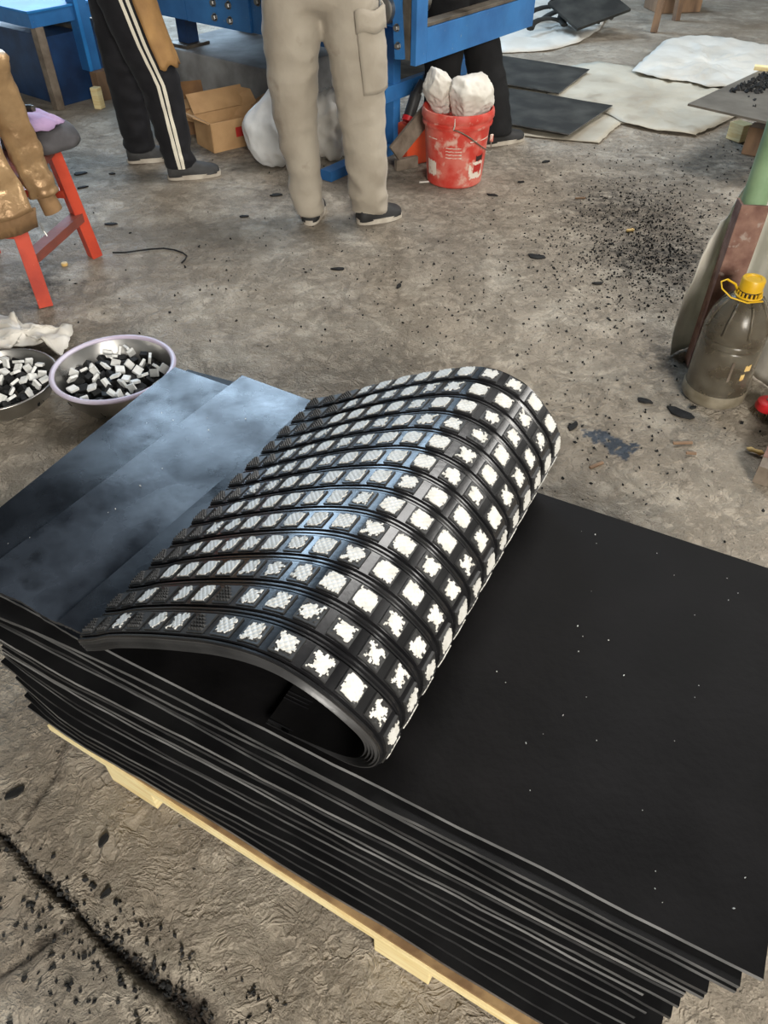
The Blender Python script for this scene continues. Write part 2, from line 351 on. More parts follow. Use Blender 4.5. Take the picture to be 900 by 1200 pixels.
def build_floor():
    def axis(segs):
        out = []
        for a, b, st in segs: out += list(np.arange(a, b - 1e-6, st))
        return np.array(out + [segs[-1][1]])
    xs = axis([(-6, -3, .2), (-3, -1.5, .03), (-1.5, 1.4, .008), (1.4, 3, .03), (3, 6, .2)])
    ys = axis([(-4, -.2, .2), (-.2, 2.2, .008), (2.2, 4.2, .016), (4.2, 7, .05), (7, 10.6, .2)])
    X, Y = np.meshgrid(xs, ys, indexing='ij')
    h = np.zeros_like(X)
    for f, a, sd in ((1.3, .004, 1), (4, .003, 2), (11, .0035, 3), (27, .003, 4), (60, .0016, 5)):
        h += (vnoise(X, Y, f, sd) - 1) * a
    rid = np.abs(vnoise(X * .8 + Y * .5, Y * .8 - X * .5, 16, 6) - .5)          # trowel ridges
    h += np.clip(.06 - rid, 0, .06) * .03
    rid2 = np.abs(vnoise(X * 1.6 - Y * .2, Y * .7 + X * .3, 12, 8) - .5)
    h += np.clip(.05 - rid2, 0, .05) * .03
    wob = (vnoise(X, Y, 22, 9) - .5) * .9 + (vnoise(X, Y, 60, 10) - .5) * .5
    P = lambda L: [at(*q) for q in L]
    d1 = segdist(X, Y, P([(-60, 950), (0, 975), (40, 1020), (75, 1050), (110, 1092), (150, 1122), (185, 1152), (215, 1172), (250, 1205), (290, 1250)]), [.006, .006, .010, .013, .013, .015, .017, .020, .022, .022])
    d1 = d1 / (.45 + 1.1 * vnoise(X, Y, 8, 31)); crack = np.clip(1.35 - d1 - wob * .8, 0, 1)
    lip = np.exp(-((d1 - 1.7 - wob * .8) / .55) ** 2)
    side = vnoise(X, Y, 9, 12)
    h -= crack * .022; h += lip * .006 * side
    hair = np.zeros_like(X)
    for L, w in (([(78, 868), (66, 905), (45, 935), (22, 972)], .004), ([(92, 1072), (60, 1100), (20, 1130), (0, 1143)], .005), ([(22, 972), (12, 985), (0, 990)], .004),
                 ([(90, 1075), (70, 1090), (40, 1106)], .007)):
        hair = np.maximum(hair, np.clip(1.5 - segdist(X, Y, P(L), [w] * len(L)) - wob * 1.1, 0, 1))
    h -= hair * .006
    cr = np.maximum(crack * np.clip(.55 + side, 0, 1), hair * .8)
    soot = np.zeros_like(X)
    for (px, py, r, k) in ((735, 245, .42, .9), (790, 300, .36, 1.), (740, 300, .2, 1.), (700, 290, .35, .45), (790, 420, .16, .8), (330, 230, .5, .35), (250, 175, .4, .6), (170, 205, .3, .35),
                           (420, 280, .35, .4), (540, 245, .3, .45), (470, 190, .4, .6), (40, 340, .2, .8), (20, 410, .2, .7), (850, 190, .4, .6), (610, 190, .4, .5), (470, 110, .8, .6)):
        c = at(px, py); soot = np.maximum(soot, k * np.exp(-(((X - c.x) ** 2 + (Y - c.y) ** 2) / r ** 2)))
    blue = np.zeros_like(X); q = P([(678, 502), (692, 514), (738, 540), (752, 520), (706, 506)])
    inside = np.ones_like(X, bool)
    poly = [(p.x, p.y) for p in q]; ins = np.zeros_like(X, bool); j = len(poly) - 1
    Xw = X + (vnoise(X, Y, 40, 21) - .5) * .03; Yw = Y + (vnoise(X, Y, 40, 22) - .5) * .03
    for i in range(len(poly)):
        (xi, yi), (xj, yj) = poly[i], poly[j]
        ins ^= ((yi > Yw) != (yj > Yw)) & (Xw < (xj - xi) * (Yw - yi) / (yj - yi + 1e-12) + xi); j = i
    blue[ins] = .9
    h = np.minimum(h, .001) if False else h
    # keep the floor at or below z = 0 near standing things
    near = np.clip((2.6 - Y) / .8, 0, 1) * np.clip((1.9 - np.abs(X)) / .4, 0, 1)
    h = (h - h.mean()) * (.35 + .65 * near) - .0015
    global FLOOR; FLOOR = (xs, ys, h)
    nx, ny = X.shape
    co = np.stack([X, Y, h], -1).reshape(-1, 3)
    idx = np.arange(nx * ny).reshape(nx, ny)
    q4 = np.stack([idx[:-1, :-1], idx[1:, :-1], idx[1:, 1:], idx[:-1, 1:]], -1).reshape(-1, 4)
    me = bpy.data.meshes.new('floor')
    me.vertices.add(len(co)); me.vertices.foreach_set('co', co.astype(np.float32).ravel())
    me.loops.add(q4.size); me.loops.foreach_set('vertex_index', q4.astype(np.int32).ravel())
    me.polygons.add(len(q4)); me.polygons.foreach_set('loop_start', np.arange(0, q4.size, 4, dtype=np.int32))
    me.polygons.foreach_set('use_smooth', np.ones(len(q4), bool))
    me.update(calc_edges=True); me.validate()
    for nm, arr in (('soot', soot), ('crack', cr), ('pale', np.clip(lip * side * 1.3, 0, .85)), ('blue', blue)):
        a = me.attributes.new(nm, 'FLOAT', 'POINT'); a.data.foreach_set('value', arr.astype(np.float32).ravel())
    me.materials.append(M['floor'])
    o = bpy.data.objects.new('floor', me); COL.objects.link(o); struct(o)
    return d1
build_floor()
def floor_z(p):
    xs, ys, h = FLOOR; i = min(max(int(np.searchsorted(xs, p.x)), 0), len(xs) - 1); j = min(max(int(np.searchsorted(ys, p.y)), 0), len(ys) - 1)
    return float(h[i, j])
def wall(name, c, size, m): return struct(MB().box(c, size).build(name, m, loc=c))
wall('wall_front', (0, 10.65, 2.6), (12.2, .1, 5.4), M['wall'])
wall('wall_back', (0, -4.05, 2.6), (12.2, .1, 5.4), M['wall'])
wall('wall_left', (-6.05, 3.3, 2.6), (.1, 14.8, 5.4), M['wall'])
wall('wall_right', (6.05, 3.3, 2.6), (.1, 14.8, 5.4), M['wall'])
wall('ceiling', (0, 3.3, 5.35), (12.2, 14.8, .1), M['roof'])

# ------------------------------------------------------------------ pallet
PT = math.atan2(-(0.263 - 0.759), -(0.192 + 0.667))     # direction of the pallet's near edge
pa, pb = at(55, 850, .1), at(600, 1200, .1)
pu = (pb - pa).normalized(); pn = Vector((-pu.y, pu.x, 0)); prot = math.atan2(pu.y, pu.x)
pal = thing('wooden_pallet', 'pale pine pallet on the floor carrying the stack of black rubber sheets', 'pallet', (pa.x, pa.y, 0))
Lp = 1.13
for i in range(6):
    w = .105 if i else .09
    c = pa + pu * (Lp / 2) + pn * (w / 2 + i * .148) + Vector((0, 0, -.0095))
    MB().box(c, (Lp, w, .019), prot, bevel=.001).build('deck_board', M['ply'] if i else M['pine'], pal)
for i, sx in enumerate((.198, .80, 1.06)):
    for j in range(3):
        L = .12 if i == 0 else .105
        c = pa + pu * sx + pn * (.05 + j * .34) + Vector((0, 0, -.0595))
        MB().box(c, (L, .09, .079), prot, bevel=.002).build('block', M['pine'], pal)
# rough plywood strip seen on top of the near board
MB().box(pa + pu * (Lp / 2 + .05) + pn * .035 + Vector((0, 0, .0035)), (Lp - .1, .06, .007), prot).build('packing_strip', M['ply'], pal)

# ------------------------------------------------------------------ rubber sheets
def sheet(name, label, corners, ztop, th, mats, amp=.0012, seed=0., wave=None, group=None, dev=None):
    """corners: near-left, near-right, far-right, far-left (world xy); thin slab with slightly wavy surface"""
    nu, nv = 36, 8
    a, b, c, d = [Vector((p[0], p[1], 0)) for p in corners]
    m = MB(); vs = []
    for top in (1, 0):
        for i in range(nu + 1):
            u = i / nu
            for j in range(nv + 1):
                v = j / nv
                p = (a * (1 - u) + b * u) * (1 - v) + (d * (1 - u) + c * u) * v
                edge = N * (nz((u * 4, seed * 5, 0), 1.0) * .006 + nz((u * 22, seed * 3, 0), 1.0) * .0016) * (1 - v) ** 4
                z = ztop + nz((p.x * 2.2, p.y * 2.2, seed * .13), 1.0) * amp - (0 if top else th)
                if wave: z += wave(u, v)
                if dev: edge += dev(u) * (1 - v) ** 3
                q = p + edge; vs.append((q.x, q.y, z))
    k = (nu + 1) * (nv + 1); I = lambda i, j, t: (0 if t else k) + i * (nv + 1) + j
    fs = []; mi = []
    for i in range(nu):
        for j in range(nv):
            fs.append((I(i, j, 1), I(i + 1, j, 1), I(i + 1, j + 1, 1), I(i, j + 1, 1))); mi.append(0)
            fs.append((I(i, j, 0), I(i, j + 1, 0), I(i + 1, j + 1, 0), I(i + 1, j, 0))); mi.append(0)
    for i in range(nu):
        for j in (0, nv): fs.append((I(i, j, 1), I(i, j, 0), I(i + 1, j, 0), I(i + 1, j, 1))); mi.append(1)
    for j in range(nv):
        for i in (0, nu): fs.append((I(i, j, 1), I(i, j + 1, 1), I(i, j + 1, 0), I(i, j, 0))); mi.append(1)
    m.v = vs; m.f = fs; m.mi = mi
    o = m.build(name, mats, loc=(a + b + c + d) / 4 + Vector((0, 0, ztop)), smooth_deg=30)
    return tag(o, label, 'rubber sheet', group)
ZT = .300; KN = 16; ZB = .119
rows = {1: (748, 1016), 2: (766, 1037), 3: (771, 1044), 4: (779, 1060), 5: (783, 1067), 6: (806, 1077), 7: (810, 1082), 8: (817, 1095), 9: (821, 1101),
        10: (832, 1112), 11: (837, 1120), 12: (848, 1132), 13: (861, 1146), 14: (865, 1160), 15: (869, 1178), 16: (873, 1197)}
lefts = {16: (32, 828), 15: (28, 815), 14: (22, 799), 13: (18, 794), 12: (1, 775), 11: (4, 768), 10: (3, 765), 9: (2, 762), 8: (1, 758)}
bends = {2: (0, 722), 3: (0, 724), 4: (0, 729), 5: (0, 731), 6: (0, 749), 7: (0, 752)}
rights = {1: (895, 1147), 2: (866, 1165), 3: (861, 1176), 4: (826, 1180), 5: (822, 1186), 6: (800, 1184), 7: (797, 1190), 8: (793, 1196)}
ords = ['', 'first', 'second', 'third', 'fourth', 'fifth', 'sixth', 'seventh', 'eighth', 'ninth', 'tenth', 'eleventh', 'twelfth', 'thirteenth', 'fourteenth', 'fifteenth', 'lowest']
pitch = (ZT - ZB) / (KN - 1)
for k in range(1, KN + 1):
    z = ZT - (k - 1) * pitch
    p, q = at(100, rows[k][0], z), at(633, rows[k][1], z)
    u = (q - p).normalized()
    sL = (at(*lefts[k], z) - p).dot(u) if k in lefts else -(.385 + .02 * R.random())
    sR = (at(*rights[k], z) - p).dot(u) if k in rights else (1.03 + .05 * R.random())
    a, b = p + u * sL, p + u * sR
    L = at(*(lefts.get(k) or bends.get(k) or (0, 690)), z); n_ = Vector((-u.y, u.x, 0)); aL = (L - p).dot(u); dL = (L - p).dot(n_) if k > 1 else 0
    def bend(uu, sL=sL, sR=sR, aL=aL, dL=dL, n_=n_):
        x = sL + (sR - sL) * uu
        return n_ * (dL * min(1.25, (x / aL) ** 1.6) if x < 0 else 0)
    far = 1.25 + R.uniform(-.012, .02)
    fl = a + n_ * ((far - a.dot(N)) / n_.dot(N)); fr = b + n_ * ((far - b.dot(N)) / n_.dot(N))
    lab = ('broad black rubber sheet lying open on top of the pallet stack, right of the curl' if k == 1 else
           f'thin black rubber sheet, {ords[k]} from the top of the pallet stack' if k < KN else 'lowest black rubber sheet of the stack, lying directly on the pine pallet')
    sheet('rubber_sheet', lab, (a, b, fr, fl), z, pitch * .80, [M['rubber_top'] if k == 1 else M['rubber'], M[('rubber_edge_lit_pale', 'rubber_edge_lit', 'rubber_edge_lit', 'rubber_edge_lit_dim', 'rubber_edge_lit', 'rubber_edge_lit_pale', 'rubber_edge_lit_dim', 'rubber_edge_lit', 'rubber_edge_lit_pale', 'rubber_edge_lit_dim', 'rubber_edge_lit', 'rubber_edge_lit_dim', 'rubber_edge_lit', 'rubber_edge_lit_dim', 'rubber_edge_lit_dim', 'rubber_edge_lit')[k - 1]]], seed=3.0 + k * .2, dev=bend,
          group='rubber sheets stacked on the pallet')
zA, zB, zC = .309, .317, .325
def q2(p): return Vector((p.x, p.y, 0))
sheet('rubber_sheet', 'dusty dark rubber sheet at the far left of the stack beside the steel bowls',
      (at(-75, 655, zA), sn(-.832, .462, 0), sn(-.832, 1.245, 0), at(205, 430, zA)), zA, .008, [M['rubber_dusty'], M['rubber_edge_lit']], seed=11, group='rubber sheets stacked on the pallet')
sheet('rubber_sheet', 'pale blue-grey dusty rubber sheet lying between the leftmost sheet and the curled mat',
      (sn(-1.155, .470, 0), sn(-.832, .470, 0), sn(-.832, 1.285, 0), at(284, 440, zB)), zB, .007, [M['rubber_dusty_pale'], M['rubber_edge_lit_dim']], seed=12, group='rubber sheets stacked on the pallet')
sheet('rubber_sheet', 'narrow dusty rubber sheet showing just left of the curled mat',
      (sn(-.925, .466, 0), sn(-.832, .468, 0), sn(-.832, 1.27, 0), sn(-.872, 1.27, 0)), zC, .007, [M['rubber_dusty'], M['rubber_edge_lit_dim']], seed=13, group='rubber sheets stacked on the pallet')
c = at(268, 443, .306)
# dark corner peeping out behind the leftmost sheet
sheet('rubber_sheet', 'dark rubber sheet whose far corner peeps out behind the leftmost sheet',
      (sn(-1.27, 1.0, 0), sn(-1.12, 1.0, 0), sn(-1.12, 1.285, 0), sn(-1.27, 1.275, 0)), .3009 + .0 , .0006, [M['rubber'], M['rubber_edge_lit']], amp=.0, seed=14, group='rubber sheets stacked on the pallet')

# ------------------------------------------------------------------ curled ceramic-tiled mat
def spline(pts, n):
    pts = [Vector((p[0], p[1], 0)) for p in pts]; out = []
    P = [pts[0] * 2 - pts[1]] + pts + [pts[-1] * 2 - pts[-2]]
    for i in range(1, len(P) - 2):
        for k in range(24):
            t = k / 24; a, b, c, d = P[i - 1:i + 3]
            out.append(.5 * ((2 * b) + (c - a) * t + (2 * a - 5 * b + 4 * c - d) * t * t + (3 * b - a - 3 * c + d) * t ** 3))
    out.append(pts[-1])
    L = [0]
    for a, b in zip(out[:-1], out[1:]): L.append(L[-1] + (b - a).length)
    res = []; j = 0
    for i in range(n):
        s = L[-1] * i / (n - 1)
        while j < len(L) - 2 and L[j + 1] < s: j += 1
        t = (s - L[j]) / max(1e-9, L[j + 1] - L[j]); res.append(out[j].lerp(out[j + 1], t))
    return res, L[-1]
NP = 150
near_prof = [(-.846, .350), (-.795, .386), (-.748, .423), (-.660, .478), (-.579, .523), (-.515, .555), (-.451, .577), (-.398, .583), (-.352, .574), (-.310, .551), (-.273, .517), (-.250, .484),
             (-.241, .447), (-.245, .405), (-.262, .361), (-.292, .329), (-.335, .314), (-.40, .311), (-.47, .311)]
far_prof = [(-.853, .352), (-.81, .372), (-.762, .398), (-.662, .458), (-.585, .502), (-.517, .535), (-.455, .562), (-.402, .572), (-.356, .565), (-.318, .548), (-.275, .508), (-.25, .475),
            (-.240, .443), (-.243, .402), (-.26, .36), (-.292, .329), (-.335, .314), (-.40, .311), (-.47, .311)]
pn_, Lm = spline(near_prof, NP); pf_, Lf = spline(far_prof, NP)
N0, N1, ROWS, TKM = .442, 1.267, 13, .030
def mat_pt(i, w):
    """i: (float) index along the curl, w: 0 near .. 1 far -> point (s,z), tangent, normal"""
    i = max(0, min(NP - 1.001, i)); k = int(i); t = i - k
    f = lambda P: P[k].lerp(P[k + 1], t)
    g = lambda P: (P[min(k + 2, NP - 1)] - P[max(k - 1, 0)]).normalized()
    p = f(pn_).lerp(f(pf_), w); tg = (g(pn_).lerp(g(pf_), w)).normalized()
    return p, tg, Vector((-tg.y, tg.x, 0))
def skew(i): return .035 * smooth(.5, .95, i / NP)
def TK(i): return TKM * (1 - .86 * smooth(.80, .97, i / NP))
def mat_w(i, w, h):
    p, tg, nn = mat_pt(i, w); q = p + nn * h
    return sn(q.x, N0 + (N1 - N0) * w + skew(i) * (1 - w), q.y)
ql = [(0, .0), (.035, .003), (.085, .003), (.10, 0), (.13, 0), (.145, .0055), (.855, .0055), (.87, 0), (.90, 0), (.915, .003), (.965, .003)]
cols = [((r + q) / ROWS, h) for r in range(ROWS) for q, h in ql] + [(1.0, 0)]
curl = thing('ceramic_lagging_mat', 'thick black rubber mat curled over on itself, studded with rows of white ceramic tiles', 'rubber mat', sn(-.5, .85, .305))
def build_mat():
    m = MB(); nc = len(cols); vs = []; fs = []; mi = []
    HB = 0.0055
    for i in range(NP):
        for (w, h) in cols: vs.append(mat_w(i, w, h - HB))
    base = len(vs)
    for i in range(NP):
        for w in (0, .5, 1): vs.append(mat_w(i, w, -TK(i)))
    for i in range(NP - 1):
        for j in range(nc - 1):
            fs.append((i * nc + j, i * nc + j + 1, (i + 1) * nc + j + 1, (i + 1) * nc + j)); mi.append(0)
        for j in range(2):
            a = base + i * 3 + j; fs.append((a, a + 3, a + 4, a + 1)); mi.append(1)
    # layered side walls
    lev = [0, .08, .12, .30, .34, .52, .56, .76, .80, 1.0]; inset = [0, 0, .003, -.002, .005, -.001, .006, -.001, .006, .0, .002]
    for side in (0, 1):
        sb = len(vs); nl = len(lev)
        for i in range(NP):
            for li, l in enumerate(lev):
                p = mat_w(i, side, -(HB + (TK(i) - HB) * l) if TK(i) > HB else -TK(i)); off = inset[li]
                vs.append(p + N * (off if side == 0 else -off))
        for i in range(NP - 1):
            for li in range(nl - 1):
                a = sb + i * nl + li; fs.append((a, a + 1, a + nl + 1, a + nl)); mi.append(2)
    for i in (0, NP - 1):                                            # short end walls
        for j in range(nc - 1):
            w0, w1 = cols[j][0], cols[j + 1][0]; k = len(vs)
            vs += [mat_w(i, w0, cols[j][1] - HB), mat_w(i, w1, cols[j + 1][1] - HB), mat_w(i, w1, -TK(i)), mat_w(i, w0, -TK(i))]
            fs.append((k, k + 1, k + 2, k + 3)); mi.append(2)
    m.v = [tuple(p) for p in vs]; m.f = fs; m.mi = mi
    return m.build('rubber_body', [M['rubber_roll'], M['rubber_inner'], M['rubber_side']], curl, smooth_deg=28)
build_mat()
PW = .0395     # pad size
def pad_mesh(bare):
    m = MB(); h = PW / 2
    m.box((0, 0, -.0012), (PW, PW, .0056), mi=0, taper=.965)
    k = 5 if bare else 4; st = PW * .86 / k
    for i in range(k):
        for j in range(k):
            if bare and (i + j) > k: continue
            x = (i - (k - 1) / 2) * st; y = (j - (k - 1) / 2) * st; b = st * (.44 if bare else .36); z = .0016
            m.add([(x - b, y - b, z), (x + b, y - b, z), (x + b, y + b, z), (x - b, y + b, z), (x, y, z + (.0052 if bare else .0015))], [(0, 1, 4), (1, 2, 4), (2, 3, 4), (3, 0, 4)])
    return m.mesh('pad', M['bare_pad'])
def tile_mesh(rag, seed):
    """ragged white ceramic face: cells broken away along the rim"""
    r = random.Random(seed); n = 13; h = PW * .418; st = 2 * h / n; keep = {}
    for i in range(n):
        for j in range(n):
            x = (i + .5) / n * 2 - 1; y = (j + .5) / n * 2 - 1
            e = 1 - max(abs(x), abs(y)); c = 1 - (abs(x) + abs(y)) / 2
            v = mnoise.noise(Vector((x * 2.1 + seed * 1.7, y * 2.1, seed * .37))) + .45 * mnoise.noise(Vector((x * 5.3, y * 5.3 + seed, 2.0)))
            keep[i, j] = e + .25 * (c - .3) > (rag * (.36 + .75 * v)) - .02
    jit = {(i, j): (r.uniform(-.28, .28) * st, r.uniform(-.28, .28) * st) for i in range(n + 1) for j in range(n + 1)}
    m = MB(); idx = {}; vs = []; fs = []
    def vid(i, j, top):
        if (i, j, top) not in idx:
            idx[i, j, top] = len(vs); dx, dy = jit[i, j]; vs.append((-h + i * st + dx, -h + j * st + dy, .0035 if top else .0012))
        return idx[i, j, top]
    for (i, j), k in keep.items():
        if not k: continue
        fs.append((vid(i, j, 1), vid(i + 1, j, 1), vid(i + 1, j + 1, 1), vid(i, j + 1, 1)))
        for di, dj, a, b in ((-1, 0, (i, j + 1), (i, j)), (1, 0, (i + 1, j), (i + 1, j + 1)), (0, -1, (i, j), (i + 1, j)), (0, 1, (i + 1, j + 1), (i, j + 1))):
            if not keep.get((i + di, j + dj)): fs.append((vid(*a, 0), vid(*b, 0), vid(*b, 1), vid(*a, 1)))
    m.add(vs, fs); return m.mesh('tile', M['ceramic'], smooth_deg=35)
def ceramic_nubs(m):                                                   # woven nub relief on every tile
    nt = m.node_tree; ns = nt.nodes; ln = nt.links; b = ns['Principled BSDF']
    tc = ns.new('ShaderNodeTexCoord'); mp = ns.new('ShaderNodeMapping'); mp.inputs['Rotation'].default_value = (0, 0, PI / 4); mp.inputs['Scale'].default_value = (1, 1, 0)
    ln.new(tc.outputs['Object'], mp.inputs[0])
    v = ns.new('ShaderNodeTexVoronoi'); v.inputs['Scale'].default_value = 135; v.inputs['Randomness'].default_value = 0.0
    ln.new(mp.outputs[0], v.inputs['Vector'])
    bn = ns.new('ShaderNodeBump'); bn.inputs['Strength'].default_value = .9; bn.inputs['Distance'].default_value = .0022; bn.invert = True
    ln.new(v.outputs['Distance'], bn.inputs['Height']); ln.new(bn.outputs[0], b.inputs['Normal'])
ceramic_nubs(M['ceramic'])
PADS = [pad_mesh(False), pad_mesh(True)]
CLEAN = [tile_mesh(.22, 100 + i) for i in range(7)]; RAG = [tile_mesh(.62, 200 + i) for i in range(12)]; WORN = [tile_mesh(1.05, 300 + i) for i in range(8)]
NT = 16
cl = wloc(curl)
for r in range(ROWS):
    w = (r + .5) / ROWS
    for k in range(NT):
        arc = .021 + k * .0545
        if arc > Lm - .08: break
        i = arc / Lm * (NP - 1)
        p, tg, nn = mat_pt(i, w)
        T3 = (D * tg.x + Vector((0, 0, tg.y))).normalized(); Z3 = (D * nn.x + Vector((0, 0, nn.y))).normalized(); Y3 = Z3.cross(T3)
        mtx = Matrix((T3, Y3, Z3)).transposed().to_4x4()
        mtx.translation = mat_w(i, w, .0008) - cl
        bare = k < 2 or (r == 0 and k in (3, 6)) or (r == 1 and k in (3, 6)) or (k == 2 and r > 9)
        o = bpy.data.objects.new('pad', PADS[1 if bare else 0]); COL.objects.link(o); o.parent = curl; o.matrix_local = mtx
        if not bare:
            edge_r = (r < 2) or k in (2, 3)
            x = R.random()
            me = R.choice(WORN if x < (.3 if edge_r else .05) else RAG if x < (.8 if edge_r else .5 if k > 8 else .3) else CLEAN)
            t = bpy.data.objects.new('ceramic_tile', me); COL.objects.link(t); t.parent = o
            t.rotation_euler = (0, 0, R.choice((0, PI / 2, PI, -PI / 2)))

# ------------------------------------------------------------------ soft sheets and crumpled cloth
def patch(outline, zf, rings=9, nper=4, seed=0.0, jag=.004):
    """star-shaped outline (world points) filled with concentric rings; zf(p, r) gives the height"""
    n0 = len(outline); o = []
    for i in range(n0):
        a, b = outline[i], outline[(i + 1) % n0]
        for k in range(nper):
            p = a.lerp(b, k / nper); j = nz((p.x * 40, p.y * 40, seed)) * jag
            o.append(p + Vector((j, -j, 0)))
    c = sum(o, Vector((0, 0, 0))) / len(o); n = len(o); vs = []; fs = []
    for r in range(rings, 0, -1):
        for p in o:
            q = c.lerp(p, r / rings); vs.append(Vector((q.x, q.y, zf(q, r / rings))))
    vs.append(Vector((c.x, c.y, zf(c, 0)))); L = len(vs) - 1
    for r in range(rings - 1):
        for i in range(n): fs.append((r * n + i, r * n + (i + 1) % n, (r + 1) * n + (i + 1) % n, (r + 1) * n + i))
    for i in range(n): fs.append(((rings - 1) * n + i, (rings - 1) * n + (i + 1) % n, L))
    m = MB(); m.add(vs, fs); return m
def crease(p, s, seed):
    return 1 - abs(nz(p, s, seed)) * 2.2
def floor_cloth(name, px, z, amp, m, label, cat, seed, s=5.0, th=.003, group=None, rings=12, nper=7):
    out = [at(*q, z) for q in px]
    zf = lambda p, r: z + max(0, amp * (crease(p, s, seed) * .7 + .5 * nz(p, s * 2.7, seed + 3) + .25 * nz(p, s * 6, seed + 5))) * (1 if r < .97 else .35)
    o = patch(out, zf, rings, nper, seed, .012).build(name, m, loc=(out[0].x, out[0].y, z), smooth_deg=180)
    solid(o, th, 1); return tag(o, label, cat, group)
floor_cloth('plastic_tarp', [(560, 150), (600, 158), (650, 163), (702, 168), (718, 152), (733, 143), (720, 118), (660, 103), (597, 95), (560, 90)], .004, .010, M['tarp'],
            'cream woven tarp on the floor under the two dark rubber panels', 'tarp', 1)
floor_cloth('plastic_tarp', [(640, 112), (668, 78), (700, 73), (750, 80), (830, 92), (885, 108), (872, 132), (840, 148), (815, 158), (770, 153), (733, 145), (700, 128)], .014, .020, M['tarp'],
            'large wrinkled cream tarp on the floor in front of the bright white cloth', 'tarp', 2, s=7)
floor_cloth('white_cloth', [(740, 84), (757, 68), (780, 48), (810, 42), (850, 45), (905, 55), (940, 70), (950, 112), (880, 102), (830, 102), (800, 95), (775, 93)], .036, .03, M['tarp_white'],
            'bright white cloth spread on the floor behind the cream tarp at upper right', 'cloth', 3, s=7)
floor_cloth('plastic_tarp', [(588, 62), (640, 60), (680, 50), (703, 35), (715, 15), (716, -20), (640, -40), (560, -30), (560, 40)], .004, .03, M['tarp_white'],
            'white tarp at the far end heaped with black rubber offcuts', 'tarp', 4, s=3)
def floor_panel(px, z, label, seed):
    c = [at(*q, z) for q in px]
    sheet('rubber_mat', label, c, z, .006, [M['rubber_floorpanel'], M['rubber_edge_lit']], amp=.004, seed=seed)
M['rubber_floorpanel'] = mat('chalky_rubber', srgb(42, 42, 40), srgb(70, 70, 66), 5, .75, .8, spec=.18, lo=.42, hi=.75)
floor_panel([(560, 138), (667, 157), (718, 123), (560, 97)], .044, 'dark rubber panel on the cream tarp, the nearer of the two behind the red bucket', 21)
floor_panel([(560, 92), (655, 109), (691, 81), (560, 61)], .044, 'dark rubber panel with ridged right edge, farther of two behind the bucket', 22)
floor_cloth('white_sack', [(-40, 372), (0, 369), (18, 372), (28, 383), (52, 386), (86, 383), (82, 400), (72, 418), (58, 404), (30, 404), (0, 412), (-40, 420)], .012, .034, M['sack'],
            'crumpled white sack on the floor behind the steel bowls at left', 'sack', 6, s=9, rings=10)

# offcuts on the far tarp
for i, (px, L, rot, h) in enumerate((((648, 22), .34, .5, .05), ((662, 30), .28, 2.3, .04), ((640, 34), .22, 1.3, .03), ((676, 26), .36, .1, .06), ((690, 32), .2, 1.9, .03), ((655, 12), .42, 2.9, .07))):
    c = at(*px, .05); path = []
    for k in range(9):
        t = k / 8 - .5; a = rot + t * (2.6 if i % 2 else -2.2)
        path.append(c + Vector((math.cos(rot) * L * t + .12 * math.sin(3 * t), math.sin(rot) * L * t + .12 * math.cos(3.2 * t), .02 + h * math.cos(t * 3))))
    o = MB().tube(path, .032, 8, flat=.45).build('rubber_offcut', M['rubber_floorpanel'], loc=c, smooth_deg=50)
    tag(o, ('second from left of the six curled rubber offcuts on the far white tarp', 'third from right of the six curled rubber offcuts on the far white tarp', 'leftmost of the six curled rubber offcuts on the far white tarp', 'second from right of the six curled rubber offcuts on the far white tarp', 'rightmost of the six curled rubber offcuts on the far white tarp', 'third from left of the six curled rubber offcuts on the far white tarp')[i], 'offcut', 'rubber offcuts on the far tarp')
o = MB().box(at(690, 8, .19), (.5, .45, .02), Euler((.25, -.2, .4))).build('rubber_mat', M['rubber_floorpanel'], loc=at(690, 8, .0))
tag(o, 'flat dark rubber panel propped on the offcuts on the far white tarp', 'rubber panel')

# far posts and crate at the top edge
pt = thing('wooden_trestle', 'brown wooden trestle legs standing at the far end of the floor', 'trestle', at(765, 38))
b = at(766, 38); MB().beam(b, b + Vector((.05, .1, .62)), .05, .05).build('leg', M['old_wood'], pt)
b2 = at(792, 24); MB().beam(b2, b2 + Vector((-.02, .05, .62)), .05, .05).build('leg', M['old_wood'], pt)
MB().beam(b + Vector((-.2, .05, .62)), b2 + Vector((.5, .15, .62)), .14, .05).build('crossbeam', M['old_wood'], pt)
MB().box(at(788, 18) + Vector((.06, .25, .07)), (.42, .3, .14), .2, bevel=.006).build('crate', M['old_wood'], loc=at(788, 18))
tag(bpy.data.objects['crate'], 'low brown box on the floor beside the far trestle legs', 'box')

# ------------------------------------------------------------------ steel bowls with loose tiles and cubes
def bowl(c, r, h, label, rim):
    t = thing('steel_bowl', label, 'bowl', c)
    prof = [(0, .004), (r * .5, .004), (r * .68, .012), (r * .84, h * .42), (r * .95, h * .82), (r * .985, h), (r * .955, h), (r * .92, h * .82), (r * .81, h * .43), (r * .66, .018), (r * .5, .009), (0, .009)]
    MB().lathe(prof, c, 56).build('basin', M['bowl_steel'], t, smooth_deg=50)
    ring = [Vector(c) + Vector((math.cos(a) * r * .985, math.sin(a) * r * .985, h)) for a in [2 * PI * k / 56 for k in range(57)]]
    MB().tube(ring, .009 if rim else .004, 8, flat=.8, cap=False).build('rim', M['rim_white'] if rim else M['bowl_steel'], t, smooth_deg=180)
    return t
cube_me, tile_me = [], []
for i in range(3):
    m = MB().box((0, 0, 0), (.030 + .003 * i, .026, .017), bevel=.0015); cube_me.append(m.mesh('rubber_cube', M['rubber_cube']))
    m = MB().box((0, 0, 0), (.029, .027 - .002 * i, .009), bevel=.0012); tile_me.append(m.mesh('tile_chip', M['ceramic_loose']))
